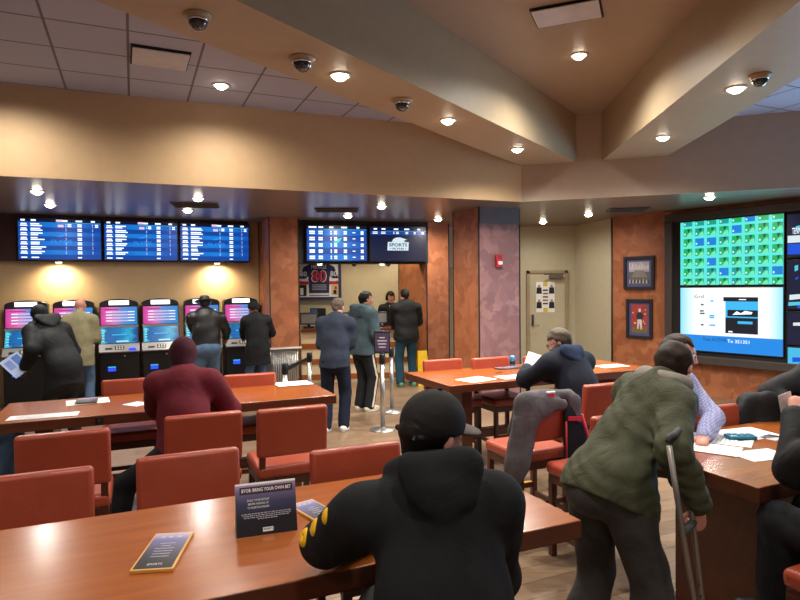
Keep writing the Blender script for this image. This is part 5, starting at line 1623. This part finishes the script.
    return dict(root=root, sh=sh, el=el, wr=wr, P=P, C=C, Hc=Hc, F=F, R=Rr, kn=kn, an=an, hf=hf, hx=hx, hu=hu, org=V(org))
# ------------------------------------------------------------------ everyone in the room
M_hoodie = cloth('black hoodie', (0.010, 0.010, 0.011, 1)); M_capm = cloth('black cap', (0.016, 0.014, 0.013, 1), 0.8); M_brim = cloth('grey cap brim', srgb(92, 82, 78), 0.8)
M_olive = cloth('olive quilted jacket', srgb(68, 69, 49), 0.75, fold=0.5); M_char = cloth('charcoal trousers', srgb(66, 62, 60), 0.85); M_greyhood = cloth('grey sweatshirt', srgb(136, 128, 120))
M_bshirt = cloth('blue checked shirt', srgb(158, 160, 196)); M_blackcoat = cloth('black coat', (0.009, 0.009, 0.010, 1), 0.7, fold=0.4); M_dgrey = cloth('dark grey jacket', srgb(32, 32, 35), 0.75, fold=0.4)
M_navy = cloth('navy fleece', srgb(20, 24, 36)); M_navyhood = cloth('blue hood lining', srgb(32, 42, 66)); M_maroon = cloth('maroon sweatshirt', srgb(92, 26, 36)); M_maroon2 = cloth('maroon collar', srgb(150, 52, 56))
M_maroonh = cloth('dark maroon hood', srgb(60, 22, 34)); M_khaki = cloth('olive tan jacket', srgb(142, 134, 104)); M_leather = plain('black leather jacket', (0.013, 0.012, 0.012, 1), 0.42, noise=0.2, nscale=20, bstr=0.3, bscale=14)
M_jeans = cloth('blue jeans', srgb(82, 104, 130)); M_teal = cloth('slate teal hoodie', srgb(62, 76, 82)); M_sweater = cloth('navy sweater', srgb(44, 50, 64)); M_navytr = cloth('navy track trousers', srgb(22, 28, 46)); M_blacktr = cloth('black trousers', (0.012, 0.012, 0.014, 1))
M_djeans = cloth('dark teal jeans', srgb(36, 66, 82)); M_shoew = plain('white trainers', srgb(226, 222, 218), 0.6); M_shoeb = plain('black shoes', (0.015, 0.014, 0.014, 1), 0.5); M_shoet = plain('beige trainers', srgb(206, 194, 176), 0.6); M_shoeg = plain('green trainers', srgb(90, 140, 110), 0.6)
M_yelp = plain('yellow sleeve print', srgb(236, 178, 20), 0.7)

def check_shirt():
    m, nt, b = _new('blue white check')
    v = coords(nt, (1, 1, 1))
    w1 = nt.nodes.new('ShaderNodeTexChecker'); w1.inputs['Scale'].default_value = 70
    w1.inputs['Color1'].default_value = srgb(176, 178, 214); w1.inputs['Color2'].default_value = srgb(132, 138, 190)
    nt.links.new(v, w1.inputs['Vector']); nt.links.new(w1.outputs['Color'], b.inputs['Base Color']); b.inputs['Roughness'].default_value = 0.85
    return m
M_check = check_shirt()

SEAT = 0.735
# -- the man in front, from behind
def sleeve_rings(fl, L):
    P = fl.grid(); out = None
    sh, el, RS, FS = L['sh'], L['el'], L['RS'], L['FS']
    ax = (el[0] - sh[0]); o_ = (-RS * 0.70 + ZZ * 0.45 - FS * 0.35)
    o_ = (o_ - ax.normalized() * o_.dot(ax.normalized())).normalized()
    for t in (0.30, 0.62, 0.92):
        c = sh[0] + ax * t + o_ * 0.064
        d = np.abs(np.sqrt((P[0] - c.x) ** 2 + (P[1] - c.y) ** 2 + (P[2] - c.z) ** 2) - 0.026) - 0.007
        out = d if out is None else np.minimum(out, d)
    return out
p1 = person('man seen from behind in black cap and black hoodie with yellow sleeve marks', 0.13, 1.56, -12, H=1.84, pelvis=SEAT, lean=(18, 28), neck=6, head=(60, 10, 8), headoff=(-0.012, 0, -0.012), wide=1.06, res=0.0065,
       hands=(V((-0.12, 2.14, 0.965)), V((0.20, 2.16, 0.965))), poles=(V((-1, 0.1, -0.55)), V((0.35, -0.4, -1))),
       feet=((0.02, 1.93, 0.26), (0.30, 1.95, 0.26)), skinm=SK_pink,
       top=dict(mat=M_hoodie, g=0.024, hem=0.10, hood=0.92, hoodrise=0.028, wr=0.006, freq=16, sleeve=0.008, name='hoodie', decals=(('sleeve_print', M_yelp, sleeve_rings),)),
       legs=dict(mat=M_char), shoe=M_shoeb, hair=dict(mat=HAIR['dark'], line=0.06), hat=dict(type='cap', mat=M_capm, brimmat=M_brim, name='cap'))
# -- the man with the crutch
p2 = person('man in olive jacket leaning on the right table with a crutch under his arm', 0.92, 2.68, 58, H=1.80, lean=(40, 46), neck=2, head=(-14, 26, 0), headoff=(0.02, 0, -0.045), twist=20, wide=0.95, res=0.0075,
       hands=(V((1.40, 3.02, 0.96)), V((1.245, 2.50, 0.93))), poles=(V((0, 0.2, -1)), V((-0.6, -0.6, 0.2))), feet=((0.80, 2.82), (1.03, 2.54)), knees=(V((0.9, 0.3, 0)), V((0.9, 0.2, 0))), skinm=SK_pink,
       top=dict(mat=M_olive, g=0.030, hem=0.16, hemcut=(0.0, 0.6), hipg=0.02, hood=1.0, bag=False, hoodrise=0.015, hood_sep=M_greyhood, wr=0.0045, freq=42, vert=2.6, sleeve=-0.002, collar=True, extra=(((0.98, 2.60, 1.02), (1.06, 2.60, 0.85), 0.10, 0.06, 0.05),)),
       legs=dict(mat=M_char, g=0.022, ank=0.02, wr=0.0055), shoe=M_shoeb, hair=dict(mat=HAIR['brown'], line=0.055, bald=(0.025, 0.035), th=0.012), curl=1.3, gun=(None, V((-0.1, 0.05, -1.0))))
# -- blue checked shirt beyond him
p3 = person('man in blue checked shirt seated behind the man with the crutch', 1.66, 3.92, 156, H=1.74, pelvis=SEAT, lean=(8, 14), neck=12, head=(-48, 14, 0), res=0.009,
       hands=(V((1.78, 3.50, 0.96)), V((1.55, 3.55, 0.96))), poles=(V((1.2, 0.1, -0.5)), V((-1, 0.3, -0.4))), feet=((2.0, 3.5, 0.26), (1.8, 3.45, 0.26)), skinm=SK_pink,
       top=dict(mat=M_check, g=0.016, hem=0.06, collar=True, wr=0.0055, name='shirt'), legs=dict(mat=M_char), shoe=M_shoeb, hair=dict(mat=HAIR['brown'], line=0.075))
# -- far right, black jacket
p4 = person('person in dark grey hooded jacket across the right table at the frame edge', 3.04, 4.42, 165, H=1.78, pelvis=SEAT, lean=(16, 22), neck=10, head=(0, 18, 0), res=0.010, wide=1.15,
       hands=(V((2.95, 3.98, 0.97)), V((2.66, 3.98, 0.97))), poles=(V((1, 0.3, -0.4)), V((-1, 0.3, -0.3))), feet=((3.1, 4.05, 0.26), (2.95, 4.05, 0.26)), skinm=SK_tan,
       top=dict(mat=M_dgrey, g=0.034, hem=0.10, hood=1.1, wr=0.006, freq=24), legs=dict(mat=M_blacktr), shoe=M_shoeb, hair=dict(mat=HAIR['black']))
# -- near right, black sleeve and knee
p5 = person('person in black at the right edge with a raised sleeve and a paper in hand', 2.02, 2.38, -24, H=1.78, pelvis=SEAT, lean=(10, 18), neck=8, head=(0, 15, 0), res=0.0085, wide=1.0,
       hands=(V((1.84, 2.78, 1.22)), V((2.25, 2.92, 0.965))), poles=(V((-0.5, 0.3, -1.4)), V((1, 0, -0.5))), feet=((1.72, 2.74, 0.26), (1.9, 2.82, 0.26)), skinm=SK_pink,
       top=dict(mat=M_blackcoat, g=0.030, hem=0.10, wr=0.0065, freq=20, collar=True, sleeve=0.008), legs=dict(mat=M_blacktr, g=0.022), shoe=M_shoeb, hair=dict(mat=HAIR['dark']), curl=1.0)
# -- the reader in navy
p6 = person('grey haired man with glasses in navy hooded fleece reading a sheet at the papers table', 1.62, 5.17, -28, H=1.76, pelvis=SEAT, lean=(24, 36), side=-2, neck=4, head=(-42, 26, 0), headoff=(0.05, 0, 0), res=0.009, wide=1.18,
       hands=(V((1.20, 5.70, 1.06)), V((1.40, 5.85, 0.965))), poles=(V((-0.8, 0.1, -0.8)), V((0.8, 0, -0.6))), feet=((1.25, 5.5, 0.26), (1.42, 5.6, 0.26)), skinm=SK_pink, glasses=True,
       top=dict(mat=M_navy, g=0.030, hem=0.12, hood=1.0, hood_sep=M_navyhood, wr=0.0065, freq=16, sleeve=0.006), legs=dict(mat=M_blacktr), shoe=M_shoeb, hair=dict(mat=HAIR['salt'], line=0.06, th=0.014))
# -- maroon
p7 = person('person in maroon sweatshirt with a maroon knit hat pulled low', -1.50, 4.13, -20, H=1.74, pelvis=SEAT, lean=(14, 26), neck=6, head=(4, 22, 0), res=0.009, wide=1.02,
       hands=(V((-1.66, 4.62, 0.965)), V((-1.46, 4.66, 0.965))), poles=(V((-1, -0.2, -0.75)), V((0.8, -0.1, -0.8))), feet=((-2.02, 4.12, 0.0), (-1.5, 4.6, 0.26)), knees=(V((-0.8, 0.35, 0.3)), None), skinm=SK_dark,
       top=dict(mat=M_maroon, collar=True, collar_mat=M_maroon2, g=0.026, hem=0.16, wr=0.0045, freq=18, sleeve=0.012, name='sweatshirt'), legs=dict(mat=M_blacktr, g=0.018), shoe=M_shoeb, hat=dict(type='hoodup', mat=M_maroonh, name='knit_hat'))
f2 = None
# -- queue and kiosks
p8 = person('bending man in black hooded coat at the leftmost kiosk holding a leaflet', -4.00, 7.10, -58, H=1.88, lean=(38, 50), neck=4, head=(6, 24, 0), res=0.011, wide=1.0,
       hands=(V((-4.42, 7.05, 0.96)), V((-4.20, 7.35, 0.92))), poles=(V((0.4, -0.6, -0.8)), V((0.3, 0.5, -1))), skinm=SK_dark,
       top=dict(mat=M_blackcoat, g=0.036, hem=0.30, hood=1.1, flare=0.03, wr=0.006, freq=14), legs=dict(mat=M_blacktr), shoe=M_shoeb, hat=dict(type='beanie', mat=M_blackcoat, name='beanie'))
p9 = person('bald man in olive tan jacket and jeans at a kiosk, back to us', -4.82, 9.0, -20, H=1.74, lean=(3, 8), neck=10, head=(4, 14, 0), res=0.011, wide=1.0,
       hands=(V((-4.98, 9.42, 1.05)), V((-4.74, 9.38, 1.08))), poles=(V((-0.4, -0.6, -1)), V((0.4, -0.6, -1))), skinm=SK_pink, top=dict(mat=M_khaki, g=0.032, hem=0.20, flare=0.01, wr=0.0055, collar=True), legs=dict(mat=M_jeans), shoe=M_shoeb)
p10 = person('man in black leather jacket and black brimmed hat at a kiosk', -3.07, 9.5, -26, H=1.74, lean=(6, 10), neck=12, head=(0, 14, 0), res=0.011, wide=1.25,
       hands=(V((-3.35, 9.95, 1.03)), V((-2.92, 10.02, 1.03))), skinm=SK_tan, top=dict(mat=M_leather, g=0.034, hem=0.02, wr=0.0065, collar=True), legs=dict(mat=M_jeans, g=0.03), shoe=M_shoeb, hair=dict(mat=HAIR['dark']), hat=dict(type='brim', mat=M_leather, name='brimmed_hat'))
p11 = person('person in long black coat, dark beanie and grey hood at the last kiosk', -2.37, 9.95, -38, H=1.64, lean=(4, 10), neck=10, head=(-12, 14, 0), res=0.011, wide=1.12,
       hands=(V((-2.70, 10.30, 1.00)), V((-2.35, 10.42, 1.0))), skinm=SK_tan, top=dict(mat=M_blackcoat, g=0.036, hem=0.28, flare=0.02, hood=0.9, bag=False, hood_sep=M_greyhood, wr=0.0055, name='coat'), legs=dict(mat=M_jeans), shoe=M_shoeb, hat=dict(type='beanie', mat=M_blackcoat, name='beanie'))
p12 = person('man in navy sweater and navy trousers waiting, back to us', -0.845, 7.70, 6, H=1.74, lean=(4, 12), neck=18, head=(8, 22, 0), res=0.010, wide=1.04,
       hands=(V((-0.93, 8.02, 1.04)), V((-0.72, 8.05, 1.04))), poles=(V((-0.35, -0.6, -1)), V((0.35, -0.6, -1))), feet=((-0.97, 7.66), (-0.74, 7.72)), skinm=SK_pink,
       top=dict(mat=M_sweater, g=0.028, hem=0.09, wr=0.0055, name='sweater'), legs=dict(mat=M_navytr, g=0.02), shoe=M_shoew, hair=dict(mat=HAIR['grey'], line=0.06))
p13 = person('young man in slate hoodie and black striped track trousers waiting', -0.575, 8.95, 42, H=1.80, lean=(2, 5), neck=12, head=(22, 6, 0), res=0.010, wide=1.08,
       hands=(V((-0.40, 9.2, 0.98)), V((-0.30, 8.95, 0.98))), feet=((-0.62, 9.0), (-0.47, 8.90)), skinm=SK_tan,
       top=dict(mat=M_teal, g=0.034, hem=0.10, hood=1.15, wr=0.0055, name='hoodie'), legs=dict(mat=M_blacktr, g=0.02, stripe=M_shoet), shoe=M_shoet, hair=dict(mat=HAIR['black'], line=0.06, th=0.011))
p14 = person('clerk with dark hair and black jacket over white shirt behind the counter', -0.205, 12.5, 172, H=1.76, lean=(0, 4), neck=6, head=(-10, 4, 0), res=0.011, wide=0.98,
       skinm=SK_light, top=dict(mat=M_blackcoat, g=0.022, hem=0.10, wr=0.003), legs=dict(mat=M_blacktr), shoe=M_shoeb, hair=dict(mat=HAIR['black'], line=0.048, th=0.016, ear=0.03, long=True))
mb = MB(); c = p14['C'] + p14['F'] * 0.15 - p14['org']; R_ = p14['R']
mb.extrude([c + R_ * 0.045 + ZZ * 0.05, c - R_ * 0.045 + ZZ * 0.05, c - ZZ * 0.22 + p14['F'] * 0.02], p14['F'] * 0.012, M_paper); mb.build('shirt_front', p14['root'])
p15 = person('man in black jacket and dark jeans at the counter talking to the clerk', 0.115, 11.15, -16, H=1.82, lean=(3, 6), neck=8, head=(-6, 6, 0), res=0.011, wide=1.18,
       hands=(V((-0.12, 11.52, 1.07)), V((0.22, 11.55, 1.07))), skinm=SK_pink, top=dict(mat=M_blackcoat, g=0.034, hem=0.10, wr=0.0065, collar=True), legs=dict(mat=M_djeans, g=0.02), shoe=M_shoeg, hair=dict(mat=HAIR['dark']))
p16 = person('seated person at the left edge of the photo, only a jeans knee showing', -3.62, 4.78, 62, H=1.76, pelvis=SEAT, lean=(2, 6), neck=8, head=(0, 10, 0), res=0.011,
       feet=((-3.22, 4.75, 0.2), (-3.20, 4.98, 0.2)), skinm=SK_tan, top=dict(mat=M_blackcoat, g=0.034, hem=0.10, wr=0.0055), legs=dict(mat=M_jeans, g=0.02), shoe=M_shoew, hair=dict(mat=HAIR['dark']))
chair(0, 0, 'red leather chair at the left frame edge under the person with jeans knee', rad(-62), at=(-3.62, 4.78, 0))

# ------------------------------------------------------------------ things people hold or wear loosely
def oriented(name, label, cat, c, ux, uy, w, h, mat, th=0.0015, part='sheet', deco=None, group=None):
    c = V(c); t = thing(name, label, cat, c, 0, group)
    ux = V(ux).normalized(); uy = (V(uy) - ux * V(uy).dot(ux)).normalized(); n = ux.cross(uy)
    mb = MB(); mb.extrude([-ux * w / 2 - uy * h / 2, ux * w / 2 - uy * h / 2, ux * w / 2 + uy * h / 2, -ux * w / 2 + uy * h / 2], n * th, mat)
    if deco: deco(Face(-ux * w / 2 - uy * h / 2 + n * th, ux, uy, w, h), mb)
    mb.build(part, t); return t
w6 = p6['wr'][0]
oriented('paper_sheet', 'white betting sheet held up in the left hand of the reading man', 'paper', w6 + V((0.10, 0.05, 0.05)), (0.9, -0.25, -0.3), (-0.1, 0.6, 0.8), 0.20, 0.19, M_paper, group='paper betting sheets')
w5 = p5['wr'][0]
oriented('paper_sheet', 'white folded paper raised in the hand of the person in black at the right edge', 'paper', w5 + V((0.015, 0.10, 0.05)), (0.9, 0.1, 0.3), (-0.3, -0.2, 0.9), 0.07, 0.11, M_paper, group='paper betting sheets')
w8 = p8['wr'][0]
def leaf(F, mb):
    F.rect(mb, 0.1, 0.55, 0.9, 0.92, plain('leaflet blue', srgb(70, 110, 190), 0.4)); F.rect(mb, 0.15, 0.12, 0.6, 0.45, plain('leaflet lilac', srgb(120, 140, 210), 0.4))
oriented('leaflet', 'pale blue leaflet in the hand of the bending man in black', 'leaflet', ath(14, 364, 0.97) if False else w8 + V((-0.10, -0.01, 0.02)), (0.75, -0.2, -0.55), (-0.35, 0.5, 0.8), 0.30, 0.22, plain('leaflet pale', srgb(170, 190, 225), 0.4), deco=leaf)
# crutch
pad = V((1.115, 2.435, 1.23)); foot = V((1.29, 2.43, 0.0)); grip = V((1.215, 2.47, 0.86))
t = thing('crutch', 'grey metal underarm crutch held by the man in olive jacket', 'crutch', foot)
ax = (pad - foot).normalized(); sd = V((0.70, 0.70, 0)); sd = (sd - ax * sd.dot(ax)).normalized()
gp = foot + ax * ((grip - foot).dot(ax))
alu = plain('aluminium', srgb(150, 142, 136), 0.35, 0.8)
for sg in (-1, 1):
    mb = MB(); mb.tube([foot + ax * 0.22 + sd * 0.012 * sg - foot, gp + sd * 0.052 * sg - ax * 0.10 - foot, gp + sd * 0.058 * sg - foot, pad + sd * 0.068 * sg - ax * 0.02 - foot], 0.0115, alu, 12); tb = mb.build('side_tube', t)
    mb = MB()
    for k in range(8):
        q = foot + ax * (0.30 + k * 0.045) + sd * (0.014 + 0.002 * k) * sg - V((0.4, 1, 0)).normalized() * 0.0105 - foot
        mb.box(q, (0.006, 0.006, 0.006), M_black)
    mb.build('adjust_hole', tb)
mb = MB(); mb.tube([foot + ax * 0.02 - foot, foot + ax * 0.32 - foot], 0.011, alu, 12); mb.build('lower_tube', t)
mb = MB(); mb.tube([V((0, 0, 0)), ax * 0.05], [0.022, 0.014], M_rubber, 14); mb.build('rubber_tip', t)
mb = MB(); mb.tube([gp - sd * 0.06 - foot, gp + sd * 0.06 - foot], 0.016, M_rubber, 14); mb.build('hand_grip', t)
mb = MB(); mb.tube([pad - sd * 0.075 - foot, pad - sd * 0.05 + ax * 0.012 - foot, pad + ax * 0.005 - foot, pad + sd * 0.05 + ax * 0.012 - foot, pad + sd * 0.075 - foot], [0.010, 0.014, 0.015, 0.014, 0.010], M_rubber, 14); mb.build('underarm_pad', t)

# grey jacket over the chair back
def local_field(o, lo, hi, h):
    return Field(lo, hi, h)
jl = chM.location
t = thing('draped_jacket', 'grey jacket with dark lining and red piping hanging over a red chair', 'jacket', jl, chM.rotation_euler[2])
M_jg = cloth('grey softshell', srgb(92, 86, 88), 0.8, fold=0.35); M_jlin = cloth('dark jacket lining', srgb(26, 28, 34), 0.8); M_jred = plain('red piping', srgb(190, 30, 50), 0.5)
fl = Field((-0.62, -0.50, 0.28), (0.45, 0.05, 1.16), 0.009)
Yv = (0, 1, 0)
fl.cone((-0.20, -0.245, 1.045), (0.20, -0.245, 1.045), 0.045, 0.045, 0.02)
fl.cone((-0.23, -0.285, 1.01), (-0.13, -0.29, 0.97), 0.085, 0.085, 0.03, Yv, 0.45)
fl.cone((-0.20, -0.290, 0.95), (-0.31, -0.31, 0.62), 0.115, 0.105, 0.03, Yv, 0.42)
fl.cone((-0.31, -0.31, 0.62), (-0.36, -0.31, 0.44), 0.105, 0.055, 0.03, Yv, 0.5)
fl.cone((-0.18, -0.20, 1.0), (-0.22, -0.16, 0.78), 0.06, 0.07, 0.03, Yv, 0.4)
fl.cone((0.22, -0.285, 1.00), (0.24, -0.29, 0.78), 0.055, 0.04, 0.03, Yv, 0.5)
fl.cone((-0.05, -0.29, 1.0), (0.10, -0.30, 0.985), 0.05, 0.045, 0.03, Yv, 0.5)
fl.cone((-0.07, -0.30, 0.93), (0.02, -0.30, 0.99), 0.028, 0.032, 0.03, Yv, 0.6)
fl.wrinkle(0.005, 4, 26)
build_field(fl, 'shell', M_jg, t, (0, 0, 0))
fl = Field((0.0, -0.48, 0.30), (0.45, 0.0, 1.05), 0.009)
fl.cone((0.19, -0.285, 0.90), (0.20, -0.29, 0.50), 0.075, 0.095, 0.03, Yv, 0.35)
fl.cone((0.27, -0.29, 0.80), (0.28, -0.30, 0.46), 0.05, 0.06, 0.03, Yv, 0.4)
fl.wrinkle(0.005, 5, 26)
build_field(fl, 'lining', M_jlin, t, (0, 0, 0))
mb = MB(); mb.tube([(0.115, -0.318, 0.86), (0.108, -0.330, 0.70), (0.112, -0.332, 0.44)], 0.007, M_jred, 8).tube([(0.26, -0.318, 0.90), (0.315, -0.325, 0.72), (0.325, -0.33, 0.62)], 0.010, M_jred, 8).box((0.19, -0.323, 0.875), (0.12, 0.012, 0.03), M_jred, ry=0.1)
mb.build('piping', t)
mb = MB(); mb.box((0.0, -0.296, 1.045), (0.055, 0.012, 0.05), M_jred).box((0.0, -0.290, 1.078), (0.07, 0.02, 0.014), M_paper); mb.build('neck_label', t, bevel=0.004)
# black coat over the chair by the right table
t = thing('draped_coat', 'black padded coat bunched over a chair beyond the right table', 'coat', chS.location, chS.rotation_euler[2])
fl = Field((-0.6, -0.55, 0.4), (0.6, 0.1, 1.2), 0.011)
fl.cone((-0.24, -0.235, 1.03), (0.28, -0.235, 1.03), 0.06, 0.07, 0.03)
fl.cone((-0.22, -0.15, 0.98), (-0.22, -0.12, 0.66), 0.12, 0.12, 0.04, Yv, 0.5)
fl.cone((0.18, -0.15, 0.98), (0.26, -0.12, 0.66), 0.14, 0.14, 0.04, Yv, 0.5)
fl.cone((-0.2, -0.30, 0.98), (0.2, -0.31, 0.62), 0.14, 0.16, 0.04, Yv, 0.35)
fl.cone((0.30, -0.2, 1.0), (0.40, -0.2, 0.86), 0.09, 0.10, 0.04, Yv, 0.6)
fl.wrinkle(0.008, 8, 22)
build_field(fl, 'shell', M_blackcoat, t, (0, 0, 0))
mb = MB(); mb.tube([(-0.1, -0.305, 1.02), (0.0, -0.315, 0.99), (0.1, -0.305, 1.02)], 0.006, M_blackm, 8); mb.build('hanging_loop', t)

# ------------------------------------------------------------------ view settings
SC.view_settings.view_transform = 'Standard'
SC.view_settings.look = 'None'
SC.view_settings.exposure = 0.0
SC.view_settings.gamma = 1.0
SC.view_settings.use_curve_mapping = False
w = bpy.data.worlds.new('World'); SC.world = w; w.use_nodes = True
w.node_tree.nodes['Background'].inputs[0].default_value = (1.0, 0.8, 0.6, 1)
w.node_tree.nodes['Background'].inputs[1].default_value = 0.0
SC.cycles.max_bounces = 8
SC.cycles.sample_clamp_indirect = 4.0
